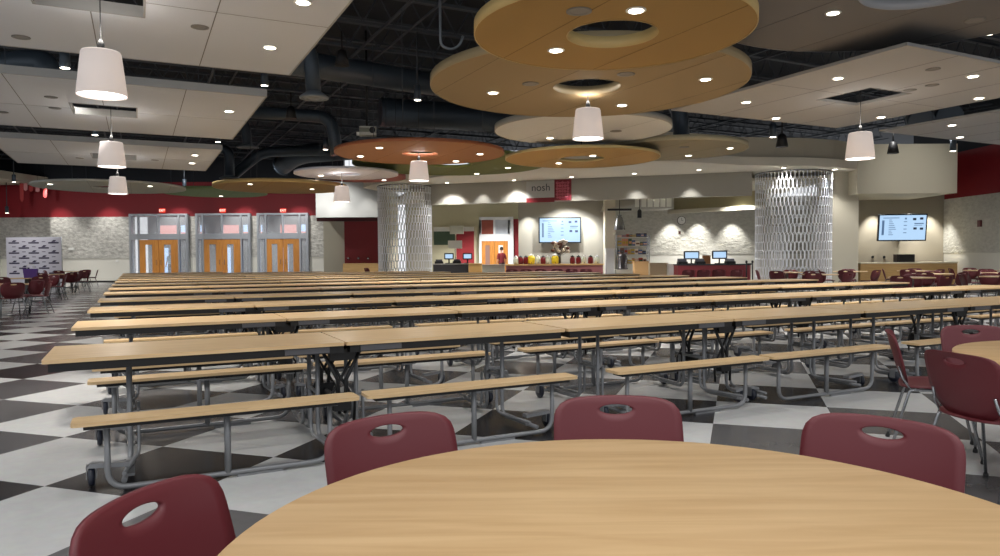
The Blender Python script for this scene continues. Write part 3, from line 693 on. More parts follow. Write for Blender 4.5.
def duct(pts, r, label, diff=None, name='air_duct'):
    R_ = empty(name, pts[0], 0, label, 'duct'); o = Vector(pts[0])
    P = bend([Vector(p)-o for p in pts], r*2.2, 6)
    MB().tube(P, r, 16).build('duct_pipe', DUCT, R_)
    rb = MB(); e = P[-1]
    rb.tube([P[0], P[0]+(P[1]-P[0]).normalized()*.05], r*1.08, 16); rb.build('collar', DUCT, R_)
    if diff:
        MB().lathe([(r, .1), (diff, 0), (diff*1.02, -.03), (diff*.9, -.04), (diff*.86, .0), (diff*.6, -.05), (diff*.55, -.01), (diff*.3, -.05), (.02, -.03)], c=e, n=24, cap=False).build('diffuser', mat('diffuser_grey', (116, 124, 130), .5, .2), R_)
    return R_
duct([W(280,46,14.5), W(310,46,14.5), W(314,97,14.5)], .15, 'elbow duct ending in a round diffuser right of the nearest white square cloud', .28)
duct([W(236,111,23), W(331,117,23), W(337,155,23)], .2, 'dark duct bending down behind the orange disc')
duct([W(222,118,28.5), W(245,120,28.5), W(247.5,147,28.5)], .19, 'elbow duct with round diffuser between the second and third square clouds', .42)
duct([W(214,148,30), W(229,150,30), W(229.5,178,30)], .2, 'short duct drop left of the gold disc above the red wall', .4)
duct([W(232,176,31), W(262,152,31), W(330,150,31)], .22, 'slanting dark duct above the gold disc')
duct([U(262,58,5.9), U(345,70,5.9), U(470,90,5.9)], .3, 'large horizontal duct crossing the open ceiling left of the tan disc')
duct([W(282,166,33), W(298,154,32), W(352,150,31)], .42, 'fat dark duct behind the lavender disc')
duct([W(640,96,19.5), W(678,98,19.5), W(682,140,19.5)], .22, 'grey duct drop behind the tan disc on the right')
duct([W(-10,66,15), W(22,62,15), W(45,62,15), W(50,76,15)], .25, 'duct above the second square cloud at the far left', .42)
duct([U(560,128,5.9), U(480,118,5.9), U(380,112,5.9)], .45, 'broad dark duct behind the orange disc')
duct([W(918,118,19), W(922,122,18)], .3, 'round duct stub between the two right-hand white clouds'); duct([W(946,113,19), W(950,117,18)], .3, 'round duct stub near the far right cloud')
# conduit with a hook bend
r = empty('conduit', U(440,0,5.0), 0, 'thin steel conduit with a hooked end left of the gold disc', 'conduit'); o = r.location.copy()
pts = [W(439.5,-30,10)-o, W(440.5,46,10)-o, W(452,50,10)-o, W(460,45,10)-o, W(463,36,10)-o]
MB().tube(bend(pts, .1), .018).build('pipe', mat('conduit_steel', (110, 116, 122), .4, .4), r)

# cloud downlights are parts of their cloud
def light_parts(root, lights, z, power=14, ang=110):
    for p in lights:
        q = U(p[0], p[1], z) if len(p) == 2 else TB(p[0], p[1], z)
        l = q-root.location; rz = -root.rotation_euler.z; l = Matrix.Rotation(rz, 3, 'Z') @ l
        MB().lathe([(.095,.0),(.095,-.008),(.075,-.01)], c=(l.x, l.y, 0), n=20).build('downlight_trim', WHITEP, root)
        MB().lathe([(.07,-.012),(.068,-.014)], c=(l.x, l.y, 0), n=20).build('downlight', LED, root)
        spot((q.x, q.y, z-.04), power, ang)
def vents(root, pts, z, s=.1):
    for p in pts:
        q = U(p[0], p[1], z); l = Matrix.Rotation(-root.rotation_euler.z, 3, 'Z') @ (q-root.location)
        MB().lathe([(s,0),(s,-.008),(s*.7,-.008),(s*.65,-.002)], c=(l.x, l.y, 0), n=20).build('ceiling_vent', OFFTRIM, root)
def square_cloud(a0, a1, b0, b1, z, label, lights, vs=(), m=WHITE_C, hole=.53, power=14, nj=4, T=.11):
    c = TB((a0+a1)/2, (b0+b1)/2, z); hx, hy = (a1-a0)/2, (b1-b0)/2
    r = empty('ceiling_cloud', c, YAW, label, 'ceiling cloud', 'square white ceiling clouds')
    p = MB()
    if hole:
        h = hole
        p.box(-hx, hx, -hy, -h, 0, T); p.box(-hx, hx, h, hy, 0, T); p.box(-hx, -h, -h, h, 0, T); p.box(h, hx, -h, h, 0, T)
    else: p.box(-hx, hx, -hy, hy, 0, T)
    p.build('panel', m, r)
    e = MB()
    for s in (-1, 1): e.box(-hx-.012, hx+.012, s*hy-.012, s*hy+.012, -.004, T+.01); e.box(s*hx-.012, s*hx+.012, -hy, hy, -.004, T+.01)
    e.build('edge_trim', mat('cloud_edge', (150, 150, 148), .7), r)
    if hole:
        e = MB()
        for s in (-1, 1): e.box(-h, h, s*h-.02*(s > 0), s*h+.02*(s < 0), -.006, T+.01); e.box(s*h-.02*(s > 0), s*h+.02*(s < 0), -h, h, -.006, T+.01)
        e.build('opening_liner', mat('cloud_liner', (140, 138, 134), .8), r)
    j = MB()
    for k in range(1, nj):
        v = -hx+2*hx*k/nj
        if hole and abs(v) < hole: j.box(v-.006, v+.006, -hy, -h, -.002, .01); j.box(v-.006, v+.006, h, hy, -.002, .01)
        else: j.box(v-.006, v+.006, -hy, hy, -.002, .01)
    for k in (1,):
        v = 0
        j.box(-hx, -(hole or 0), v-.004, v+.004, -.002, .01); j.box((hole or 0), hx, v-.004, v+.004, -.002, .01)
    j.build('panel_joints', JOINT, r)
    for sx in (-.7, .7):
        for sy in (-.7, .7): MB().tube([(sx*hx, sy*hy, T), (sx*hx, sy*hy, 6.5-z)], .008, 5).build('hanger_rod', DARKSTEEL, r)
    light_parts(r, lights, z, power); vents(r, vs, z)
    return r
ZS = 4.0
square_cloud(-2.33, 2.56, 1.08, 5.97, ZS, 'nearest white square ceiling cloud at top left with two lit downlights', [(303,2),(270,47),(-1.8,1.6),(1.9,1.5),(-1.7,5.4),(-1.9,3.5)][:2]+[(-2.0+.1,1.5),(-1.9,5.2)][:0], [(200,27),(21,37)])
square_cloud(-2.4, 2.48, 7.58, 12.41, ZS, 'second white square ceiling cloud from the camera on the left', [(229,111),(-1,112)][:1], [(51,97),(55,108),(2,112)])
square_cloud(-2.4, 2.44, 14.2, 19.08, ZS, 'third and farthest white square ceiling cloud on the left', [(192,163),(195,155)], [(80,158),(155,160)])
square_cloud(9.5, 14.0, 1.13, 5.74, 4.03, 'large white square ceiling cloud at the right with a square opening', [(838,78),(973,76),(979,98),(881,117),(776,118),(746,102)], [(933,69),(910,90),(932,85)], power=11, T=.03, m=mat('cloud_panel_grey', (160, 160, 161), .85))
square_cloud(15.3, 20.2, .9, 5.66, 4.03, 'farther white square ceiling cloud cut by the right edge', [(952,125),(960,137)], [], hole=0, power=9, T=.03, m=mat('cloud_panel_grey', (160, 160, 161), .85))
def disc_cloud(c, R, z, rh, rgb, label, lights, vs=(), edge=None, power=12, T=.11, n=72):
    r = empty('disc_cloud', (c[0], c[1], z), 0, label, 'ceiling disc', 'round suspended ceiling discs')
    nm = label.split(' ceiling')[0].replace(' ', '_')
    m = mat('disc_'+nm, rgb, .75); me = mat('rim_'+nm, edge or tuple(min(255, int(v*1.15)) for v in rgb), .6)
    p = MB()
    if rh:
        p.lathe([(rh,0),(R,0)], n=n, cap=False, smooth=False); p.lathe([(R,T),(rh,T)], n=n, cap=False, smooth=False)
    else: p.lathe([(R,0),(R,.005)], n=n, smooth=False); p.lathe([(R,T-.005),(R,T)], n=n, smooth=False)
    p.build('panel', m, r, recalc=not rh)
    MB().lathe([(R,-.004),(R+.012,-.004),(R+.012,T+.004),(R,T+.004)], n=n, cap=False).build('rim_band', me, r)
    if rh: MB().lathe([(rh,-.004),(rh-.012,-.004),(rh-.012,T+.01),(rh,T+.01)], n=n, cap=False).build('opening_liner', me, r)
    j = MB(); M_ = Matrix.Rotation(YAW, 4, 'Z')
    for k in range(-3, 4):
        v = k*1.22+.61
        if abs(v) < R-.2:
            hl = math.sqrt(R*R-v*v)-.02
            if rh and abs(v) < rh:
                g = math.sqrt(rh*rh-v*v)+.02; j.box(v-.005, v+.005, -hl, -g, -.002, .004, M_); j.box(v-.005, v+.005, g, hl, -.002, .004, M_)
            else: j.box(v-.005, v+.005, -hl, hl, -.002, .004, M_)
    j.build('panel_joints', mat('joint_'+nm, tuple(int(v*.78) for v in rgb), .9), r)
    for k in range(3):
        a = k*2*PI/3+.4; MB().tube([(R*.8*math.cos(a), R*.8*math.sin(a), T), (R*.8*math.cos(a), R*.8*math.sin(a), 6.5-z)], .008, 5).build('hanger_rod', DARKSTEEL, r)
    light_parts(r, lights, z, power); vents(r, vs, z, .12)
    return r
disc_cloud((1.17, 7.5), 1.41, 3.60, .47, (150,118,62), 'gold ceiling disc with a round opening at top centre', [(636,10),(556,50)], [(579,11)], (190,164,108))
disc_cloud((1.27, 10.5), 2.24, 3.76, .49, (138,118,84), 'tan ceiling disc directly behind the gold one at top centre', [(705.6,79),(622,105),(493,92.5)], [(530.5,83.6),(626,74)], (150,134,102))
disc_cloud((1.72, 15.0), 1.8, 3.9, 0, (204,206,207), 'white ceiling disc behind the centre pendant lamp', [(550,137.7)], [(616,131)], (150,148,140))
disc_cloud((2.04, 17.85), 1.88, 3.7, .55, (176,142,80), 'golden yellow ceiling disc in front of the serving canopy', [(558.7,163),(592.7,155.4)], [], (190,174,126), T=.06)
disc_cloud((4.3, 18.0), 1.78, 3.9, 0, (146,138,114), 'greyish tan ceiling disc right of the golden yellow one', [(730,148),(688.6,155.4)], [(684,147)])
disc_cloud((-1.83, 16.8), 1.94, 3.7, .42, (148,100,60), 'orange ceiling disc left of the centre', [(379.3,147.6),(360.3,156),(480,153.8),(456,161)], [], (150,88,56), T=.06)
disc_cloud((-1.36, 20.4), 2.72, 3.9, .6, (104,112,56), 'olive green ceiling disc beneath the orange one', [(476.8,173.6),(508,167.6)], [], (140,150,80), T=.06)
disc_cloud((-4.4, 20.9), 1.46, 3.7, .4, (196,194,204), 'pale lavender ceiling disc above the fifth pendant', [(320.8,175.4)], [], (206,206,216), T=.06)
disc_cloud((-4.7, 24.6), 1.5, 4.0, 0, (168,92,80), 'dusty red ceiling disc partly behind the lavender one', [(384,180)], [], (160,80,72))
disc_cloud((-7.5, 24.9), 2.2, 3.7, 0, (166,132,70), 'gold ceiling disc above the right entrance portals', [(250,184),(312,189)], [], (196,166,96))
disc_cloud((-11.5, 29.3), 2.0, 3.92, 0, (112,136,88), 'sage green ceiling disc above the middle entrance portal', [(221,196)], [], (128,150,100))
disc_cloud((-13.4, 25.0), 2.36, 3.76, .6, (172,174,164), 'grey green ceiling disc before the red far wall', [(50,184),(150,186)], [], (190,192,186), T=.06)
disc_cloud((4.85, 8.15), 2.56, 4.3, .75, (104,102,102), 'dark grey ceiling disc at the top right corner', [(833,12.7)], [(975,20)], (150,150,152), power=6)

# ---- pendants
def make_pendant():
    r = empty('pendant_lamp', (0,0,3.0), 0, 'x', 'pendant lamp', 'white drum pendant lamps')
    MB().lathe([(.232,0),(.238,0),(.188,.43),(.178,.448),(.172,.444),(.228,.01)], n=40, cap=False).build('lamp_shade', SHADE, r)
    MB().lathe([(.226,.012),(.222,.018)], n=40).build('diffuser', DIFF, r)
    MB().lathe([(.172,.43),(.06,.435)], n=24, cap=False).build('shade_top', SHADE, r)
    MB().lathe([(.035,.43),(.035,.52),(.012,.58)], n=12).build('socket_cap', BLACK, r)
    MB().tube([(0,0,.58),(.004,0,1.6),(0,0,3.55)], .006, 5).build('cord', BLACK, r)
    return r
pend = make_pendant(); first = True
for (px, py, Y), lb in (((102,96,7.45),'white drum pendant nearest the camera at top left'), ((112,167,13.2),'second white drum pendant on the left, below the second square cloud'), ((118,194,19.0),'smallest white drum pendant on the left, before the grey green disc'),
        ((419,181,16.7),'white drum pendant hanging through the orange disc'), ((342,202,20.6),'white drum pendant hanging below the lavender disc'), ((588,139,11.0),'white drum pendant at the centre, hanging through the tan disc'), ((860,159,12.5),'white drum pendant at the right, hanging below the square cloud')):
    q = W(px, py, Y); o = pend if first else dup(pend); first = False
    o.location = q; o['label'] = lb
    point(q+Vector((0,0,.58)), 1.2, .1); spot((q.x, q.y, q.z-.03), 34, 130, .7, (1,.95,.88), .2)

# ---- surface cylinder downlights on stems
def make_cyl():
    r = empty('cylinder_downlight', (0,0,0), 0, 'x', 'downlight', 'hanging cylinder downlights')
    MB().lathe([(.085,0),(.085,.34),(.03,.36)], n=16).build('housing', DUCT, r); MB().lathe([(.078,-.004),(.07,-.008)], n=16).build('lens', LED, r)
    MB().tube([(0,0,.35),(0,0,1.6)], .02, 6).build('stem', DARKSTEEL, r); return r
cyl = make_cyl(); first = True
for (px, py, Y), lb in (((264.5,85.5,17),'hanging cylinder downlight at the corner of the nearest square cloud'), ((417.5,100,17),'hanging cylinder downlight left of the tan disc'), ((773,137,19),'hanging cylinder downlight below the large right square cloud'), ((953,151,21),'hanging cylinder downlight before the red wall at right'),
        ((325.5,149.5,24),'hanging cylinder downlight left of the orange disc'), ((184.5,187,33),'hanging cylinder downlight between grey green disc and portals'), ((14,182,34),'hanging cylinder downlight at the far left corner'), ((65,68,13),'hanging cylinder downlight beside the nearest pendant shade'), ((95,135,20),'hanging cylinder downlight over the third square cloud'), ((218,142,24),'hanging cylinder downlight right of the third square cloud'), ((989,34,13),'hanging cylinder downlight at the upper right edge'), ((7,213,38),'hanging cylinder downlight low at the left wall')):
    q = W(px, py, Y); o = cyl if first else dup(cyl); first = False; o.location = q; o['label'] = lb
    spot((q.x, q.y, q.z-.03), 22, 90)
# black track cans
def can(px, py, Y, label):
    q = W(px, py, Y); r = empty('stage_spotlight', q, 0, label, 'spotlight', 'black ceiling spotlights')
    MB().lathe([(.17,-.2),(.11,.12),(.05,.18)], n=16).build('lamp_body', BLACK, r); MB().tube([(0,0,.15),(0,0,.6)], .02, 6).build('stem', BLACK, r)
can(782, 140, 20.5, 'black cone spotlight above the right mesh column'); can(893, 147, 22.5, 'black cone spotlight above the beige box wall'); can(342, 57, 17, 'black cone spotlight in the open ceiling left of the tan disc'); can(291, 112, 22, 'black cone spotlight left of the bending duct')
# projector
q = W(367, 131, 19)
r = empty('ceiling_projector', q, .2, 'white projector hanging on a dark pole above the orange disc', 'projector')
MB().rbox(-.2, .24, -.16, .16, -.13, .1, .07).build('body', mat('projector_white', (186, 186, 176), .5), r)
MB().lathe([(.08,0),(.08,.05),(.06,.06)], n=16, M=Matrix.Translation((.13,-.16,0)) @ RX).build('lens', BLACK, r)
MB().box(-.2, .05, -.175, -.16, -.05, .06).build('grille', mat('proj_grille', (120, 122, 108), .6), r)
MB().box(-.27, -.2, -.06, .06, -.12, -.04).build('side_bracket', WHITEP, r)
MB().tube([(0,0,.09),(0,0,2.6)], .03, 8).build('pole', BLACK, r)

# canopy downlights
cl = []
for k, (px, py) in enumerate(((447,182.5),(514,180),(571.5,176.7),(634.4,173.3),(699,169.6),(783.7,167.6),(835,169.2))):
    q = U(px, py, ZC-.002); m = MB().lathe([(.11,0),(.11,-.012),(.08,-.014)], n=18).build('recessed_downlight', WHITEP, None, q)
    MB().lathe([(.075,-.015),(.07,-.018)], n=18).build('lens', LED, m)
    tag(m, 'lit recessed downlight in the curved canopy, %s from the left' % ORD[k], 'downlight', 'canopy downlights'); spot((q.x, q.y, q.z-.05), 26, 110)

for X_, Y_ in ((-19,34),(-13,35),(-8,33),(-22,26),(-17,21),(12,22),(15,22),(13,18),(-12,12),(-8,6),(9,8),(14,12)): spot((X_, Y_, 5.9), 45, 120)  # added fill spots at deck height, no fixtures modelled for them
for X_, Y_ in ((-3,2.2),(0,-.5),(3.2,1.2),(-1.2,3.2),(2,4.6),(5.5,4.2),(-4.5,-.5),(-6,4.2),(1.2,1.6),(6,.5)): spot((X_, Y_, 4.6), 12, 115)  # unseen spots added above and behind the camera to brighten the foreground
spot((-22.2, 29, 5.4), 40, 50, 1, target=(-22, 33.5, 1.2))  # added spot without a fixture, brightens the backdrop banner
for X_ in (-25,-21.5,-18,-14,-10.5): spot((X_, 31.5, 5.4), 34, 80, 1, target=(X_, YB, 1.2))  # added spots without fixtures, aimed to brighten the far wall
# wall-grazing beams (soffit downlights over the walls)
def graze(p, power=26, ang=58, y=-.38, tgt=None): spot((p.x, p.y+y, p.z), power, ang, .75, (1,.975,.93), .03, tgt or (p.x, p.y+y*.35, 0))
for px in (528.5, 555, 586): graze(W(px, 203, YG), 40, 76, -.55)
for px in (671, 698, 732): graze(W(px, 210.5, YK), 34, 76, -.6)
for px in (873, 902, 928): graze(W(px, 201, YN), 40, 72, -.5)
for px in (712,): graze(W(px, 198, pa.y+.2), 10)
for px in (110, 180, 245, 300): graze(Vector((W(px,196,YB).x, YB, 5.5)), 52, 70, -1.2)
for px in (20, 60): graze(Vector((W(px,196,YB).x, YB, 5.5)), 52, 70, -1.2)
for px in (635, 690): 
    q = fas(px, 186, .4); spot((q.x, q.y, ZC-.05), 12, 80)
for p_ in ((455,176),(480,176)): 
    q = fas(p_[0], 186, .35); spot((q.x, q.y, ZC-.05), 10, 80)
graze(Vector((W(340,190,Ys).x, Ys, 5.0)), 14, 70, -.7); graze(Vector((W(325,190,Ys).x, Ys, 5.0)), 8, 70, -.7); graze(Vector((W(368,190,Ys).x, Ys, 5.0)), 8, 70, -.7)
spot((14.3, 21.6, 4.9), 26, 60, 1, target=(14.6, 25.75, 4.0))
for X_, Y_ in ((0,35),(3,30.9),(7,31),(10,31),(-2,34)): spot((X_, Y_, 3.95), 80, 130)
q = W(828, 170, 25); spot((q.x, q.y, 4.2), 30, 40, .4, (.9,.95,1))

# ================================================================== BENCH TABLES
HALF, UNIT = 1.79, 3.61
def make_bench_table(full=True):
    r = empty('bench_table', (0,0,0), YAW, 'x', 'bench table', 'folding cafeteria bench tables in long rows')
    W_ = .762
    for x0, x1 in ((0, HALF), (HALF+.012, 2*HALF+.006)):
        t = MB().rbox(x0, x1, 0, W_, .716, .74, .015).build('tabletop', MAPLE, r)
        e = MB(); e.box(x0+.03, x1-.005 if x0 == 0 else x1-.03, .02, W_-.02, .664, .716); e.build('apron', BLACK, t)
    b0 = [(.17, 1.77), (1.82, 3.42)]
    for x0, x1 in b0:
        for y0 in (-.455, W_+.257):
            b = MB(); b.rbox(x0, x1, y0, y0+.198, .417, .438, .03); bo = b.build('bench', MAPLE, r)
            MB().box(x0+.06, x1-.06, y0+.035, y0+.163, .392, .417).build('bench_underframe', BLACK, bo)
    for x0, x1, xm in ((.34, 1.60, .98), (2.0, 3.26, 2.62)):
        for s in (0, 1):
            y = -.33 if s == 0 else W_+.33
            f = MB(); f.tube(bend([(x0,y,.40),(x0,y,.028),(x1,y,.028),(x1,y,.40)], .11, 5), .017, 8); f.tube([(xm,y,.03),(xm,y,.40)], .02, 8)
            f.box(xm-.06, xm+.06, y-.06, y+.06, .386, .396); f.box(x0-.04, x0+.04, y-.06, y+.06, .384, .394); f.box(x1-.04, x1+.04, y-.06, y+.06, .384, .394)
            f.box(xm+.05, xm+.32, y-.014, y+.014, 0, .014)
            f.build('bench_frame', TUBE, r)
        for xe, dx in (((.45, -1), (1.65, 1)) if x0 < 1 else ((1.93, -1), (3.13, 1))):
            f = MB()
            for s in (0, 1):
                yl = .24 if s == 0 else W_-.24; yo = -.28 if s == 0 else W_+.28
                f.tube(bend([(xe,yl,.70),(xe,yl,.045),(xe-.03*dx*-1,yo,.05)], .09, 5), .016, 8)
                if full: f.tube(bend([(xe-.05*dx,yl,.36),(xe-.05*dx,yl,.075),(xe-.03,yo,.09)], .08, 4), .012, 6)
            f.box(xe-.05, xe+.05, .2, W_-.2, .655, .672); f.tube([(xe,.24,.36),(xe,W_-.24,.36)], .013, 6)
            f.box(xe-.025, xe+.025, -.2, .2, .05, .066); f.box(xe-.025, xe+.025, W_-.2, W_+.2, .05, .066)
            f.build('leg_frame', TUBE, r)
            if full:
                for y in (-.14, W_+.14):
                    xc = xe+dx*(.2 if xe < 1 or xe > 3 else .07)
                    w = MB(); w.lathe([(.02,-.018),(.055,-.016),(.061,0),(.055,.016),(.02,.018)], n=16, M=Matrix.Translation((xc,y,.061)) @ Matrix.Rotation(PI/2,4,'Y'))
                    wo = w.build('caster', WHEEL, r)
                    MB().hexa([(xe,y-.035,.1),(xc+.03*dx,y-.035,.118),(xc+.03*dx,y+.035,.118),(xe,y+.035,.1),(xe,y-.03,.125),(xc,y-.03,.14),(xc,y+.03,.14),(xe,y+.03,.125)]).box(xc-.027, xc-.021, y-.03, y+.03, .05, .13).box(xc+.021, xc+.027, y-.03, y+.03, .05, .13).build('caster_fork', TUBE, wo)
    m = MB(); c = HALF+.006
    for y in (.12, W_-.12):
        for s in (-1, 1):
            m.tube([(c+s*.13,y,.66),(c+s*.03,y,.46),(c+s*.02,y,.22)], .014, 6)
            m.tube([(c+s*.09,y+.03,.14),(c+s*.1,y+.03,.30),(c-s*.09,y+.03,.62)], .011, 6)
        m.box(c-.06, c+.06, y-.02, y+.05, .24, .36); m.box(c-.09, c+.09, y-.02, y+.04, .6, .68)
    m.tube([(c,.1,.3),(c,W_-.1,.3)], .02, 8)
    m.build('folding_linkage', BLACK, r)
    for x in (c-.26, c+.26): MB().box(x-.15, x+.15, .012, .022, .672, .71).build('hinge_plate', mat('plate_grey', (84, 84, 88), .4, .2), r)
    return r
tF = make_bench_table(True); tS = make_bench_table(False)
SP = 2.172; usedF = usedS = False
ROWS = [4]*9+[3, 3, 2, 1]
POSN = {4: ['leftmost unit', 'second unit from the left', 'third unit from the left', 'rightmost unit'], 3: ['leftmost unit', 'middle unit', 'rightmost unit'], 2: ['left unit', 'right unit'], 1: ['single unit']}
random.seed(21)
for k, n in enumerate(ROWS):
    for i in range(n):
        fullp = k < 5
        src = tF if fullp else tS
        if (fullp and not usedF): o = src; usedF = True
        elif (not fullp and not usedS): o = src; usedS = True
        else: o = dup(src)
        jit = 0 if (k == 0 or i == 0) else (random.random()-.5)*.05
        o.location = TB(i*UNIT+(random.random()-.5)*.015*(k > 0), k*SP+jit)
        where = 'row nearest the camera' if k == 0 else ('farthest row' if k == len(ROWS)-1 else '%s row from the camera' % ORD[k])
        o['label'] = 'maple bench table, %s of the %s' % (POSN[n][i], where)

# ================================================================== CHAIRS
def shell_back(n=64, rings=7, hole=True):
    # outline of the backrest in (x,z): wide rounded top, narrower rounded bottom
    def outline(a):
        c, s = math.cos(a), math.sin(a)
        zc = .635; hw = .238; hh = .158
        e = 6.0 if s > 0 else 2.6
        r = (abs(c/hw)**e + abs(s/(hh if s > 0 else .21))**e)**(-1/e)
        x, z = r*c, zc+r*s
        if s > 0: z += .008*(1-(x/hw)**2)
        if z < .6: x *= 1-.45*(.6-z)
        return x, z
    b = bmesh.new(); hc = (0, .752) if hole else (0, .66); R = []
    hxr, hzr = (.062, .0185) if hole else (.0, .0)
    for i in range(rings+1):
        t = i/rings; t = t**1.25; ring = []
        for k in range(n):
            a = 2*PI*k/n; ox, oz = outline(a); ha = math.atan2(oz-hc[1], ox); 
            hx = hc[0]+hxr*math.cos(ha); hz = hc[1]+hzr*math.sin(ha)
            ring.append((hx+(ox-hx)*t, hz+(oz-hz)*t))
        R.append(ring)
    def pos(x, z, off):
        y = -.185-.27*(z-.45)+.12*max(0, .55-z)**1*1.2+.75*x*x
        if z > .78: y -= (z-.78)*.25
        return Vector((x, y-off, z))
    V = []
    for side, off in ((0, 0), (1, .011)):
        V.append([[b.verts.new(pos(x, z, off)) for x, z in ring] for ring in R])
    def q(a, b_, c, d):
        try: f = b.faces.new((a, b_, c, d)); f.smooth = True
        except ValueError: pass
    for i in range(rings):
        for k in range(n):
            k2 = (k+1) % n
            q(V[0][i][k], V[0][i][k2], V[0][i+1][k2], V[0][i+1][k]); q(V[1][i][k], V[1][i+1][k], V[1][i+1][k2], V[1][i][k2])
    for i in ((0, rings) if hole else (rings,)):
        for k in range(n):
            k2 = (k+1) % n; q(V[0][i][k], V[1][i][k], V[1][i][k2], V[0][i][k2])
    return b
def seat_shell(n=48, rings=5):
    b = bmesh.new(); V = []
    def pos(x, y, off):
        z = .452+.35*x*x*max(0, 1-abs(y)*1.5)-.9*max(0, y-.13)**2*2+.5*max(0, -y-.12)**2 - .008
        return Vector((x, y, z-off))
    for off in (0, .013):
        L_ = []
        for i in range(rings+1):
            t = i/rings; ring = []
            for k in range(n):
                a = 2*PI*k/n; c, s = math.cos(a), math.sin(a); e = 3.6
                r = (abs(c/.232)**e+abs(s/.222)**e)**(-1/e)*t
                ring.append(b.verts.new(pos(r*c, r*s+.015, off))) if i else ring.append(None)
            L_.append(ring)
        ctr = b.verts.new(pos(0, .015, off)); V.append((L_, ctr))
    for s in (0, 1):
        L_, ctr = V[s]
        for k in range(n):
            k2 = (k+1) % n
            f = b.faces.new((ctr, L_[1][k], L_[1][k2])); f.smooth = True
            for i in range(1, rings): f = b.faces.new((L_[i][k], L_[i+1][k], L_[i+1][k2], L_[i][k2])); f.smooth = True
    for k in range(n):
        k2 = (k+1) % n; f = b.faces.new((V[0][0][rings][k], V[1][0][rings][k], V[1][0][rings][k2], V[0][0][rings][k2])); f.smooth = True
    return b
def legs(mb, sx, r=.0095):
    # one side: front and rear leg with the rail under the seat
    mb.tube(bend([(sx*.262, .255, .012), (sx*.215, .165, .425), (sx*.2, .0, .436), (sx*.21, -.15, .43), (sx*.262, -.265, .012)], .03, 4), r, 8)
def make_chair(full=True):
    if full:
        r = empty('cafeteria_chair', (0,0,0), 0, 'x', 'chair', 'burgundy stacking chairs')
        for nm, fn in (('backrest', shell_back), ('seat', seat_shell)):
            m = MB(); m.b.free(); m.b = fn(); m.build(nm, CHAIR, r)
        for sx in (-1, 1):
            m = MB(); legs(m, sx); m.build('leg_frame', CHROME, r)
            for y in (.255, -.265): MB().lathe([(.014,0),(.016,.006),(.013,.025)], c=(sx*.262, y, 0), n=10).build('foot_glide', BLACK, r)
        m = MB(); m.tube([(-.2,.06,.434),(.2,.06,.434)], .008, 6); m.tube([(-.2,-.1,.434),(.2,-.1,.434)], .008, 6)
        for sx in (-1, 1): m.tube([(sx*.205,-.14,.43),(sx*.2,-.19,.5),(sx*.19,-.215,.58)], .008, 6)
        m.build('cross_brace', CHROME, r)
        return r
    m = MB(); m.b.free(); b = shell_back(28, 3); b2 = seat_shell(20, 2)
    me = bpy.data.meshes.new('t'); b2.to_mesh(me); b.from_mesh(me); m.b = b; m.mi = 1
    for sx in (-1, 1): legs(m, sx, .012)
    o = m.build('cafeteria_chair', [CHAIR, CHROME]); tag(o, 'x', 'chair', 'burgundy stacking chairs'); return o
cF = make_chair(True); cS = make_chair(False); uF = uS = False
def chair(x, y, face, label, full=False, group=None):      # face = direction the sitter looks, as a target point
    global uF, uS
    if full: o = cF if not uF else dup(cF); uF = True
    else: o = cS if not uS else dup(cS); uS = True
    a = (math.radians(face) if isinstance(face, (int, float)) else math.atan2(face[1]-y, face[0]-x))-PI/2
    o.location = (x, y, 0); o.rotation_euler.z = a; o['label'] = label
    if group: o['group'] = group
    return o
def aim(x, y, deg): return (x+math.cos(math.radians(deg)), y+math.sin(math.radians(deg)))

# ---- round tables
def make_round(R, name_label, x, y, m=MAPLE_R, n=96, group='round cafeteria tables'):
    r = empty('round_table', (x, y, 0), 0, name_label, 'table', group)
    MB().lathe([(.02,.712),(R-.012,.712),(R-.002,.718),(R,.726),(R-.001,.736),(R-.006,.74),(.01,.74)], n=n, cap=True).build('tabletop', m, r)
    MB().lathe([(R*.72,.66),(R*.72,.712)], n=48).build('apron', BLACK, r)
    MB().lathe([(.05,.03),(.05,.68),(.2,.7)], n=20).build('pedestal', TUBE, r)
    for k in range(4):
        a = k*PI/2+PI/4; c, s = math.cos(a), math.sin(a)
        f = MB(); f.tube([(0,0,.05),(c*R*.55,s*R*.55,.035)], .03, 8); f.lathe([(.03,0),(.035,.015),(.02,.03)], c=(c*R*.55, s*R*.55, 0), n=10); f.build('base_foot', TUBE, r)
    return r
for o_ in [make_round(.895, 'large round maple table filling the foreground', .322, 1.425)]: pass
RTx, RTy = 3.56, 3.98
make_round(.9, 'round maple table cut by the right edge, ringed by chairs', RTx, RTy)
# foreground chairs
chair(-.56, 1.56, -14, 'burgundy chair at the bottom left of the round foreground table', True)
chair(-.225, 2.18, -54, 'burgundy chair left of centre behind the round foreground table', True)
chair(.43, 2.44, -91, 'burgundy chair straight behind the centre of the round foreground table', True)
chair(1.06, 2.12, -131, 'burgundy chair at the right of the round foreground table, tilted in view', True)
chair(2.70, 3.93, 15, 'burgundy chair at right seen from behind, pushed to the cut-off round table', True)
chair(2.93, 4.86, -27, 'burgundy chair seen edge-on left of the cut-off round table', True)
chair(3.44, 5.02, -93, 'burgundy chair facing us beyond the cut-off round table', True)

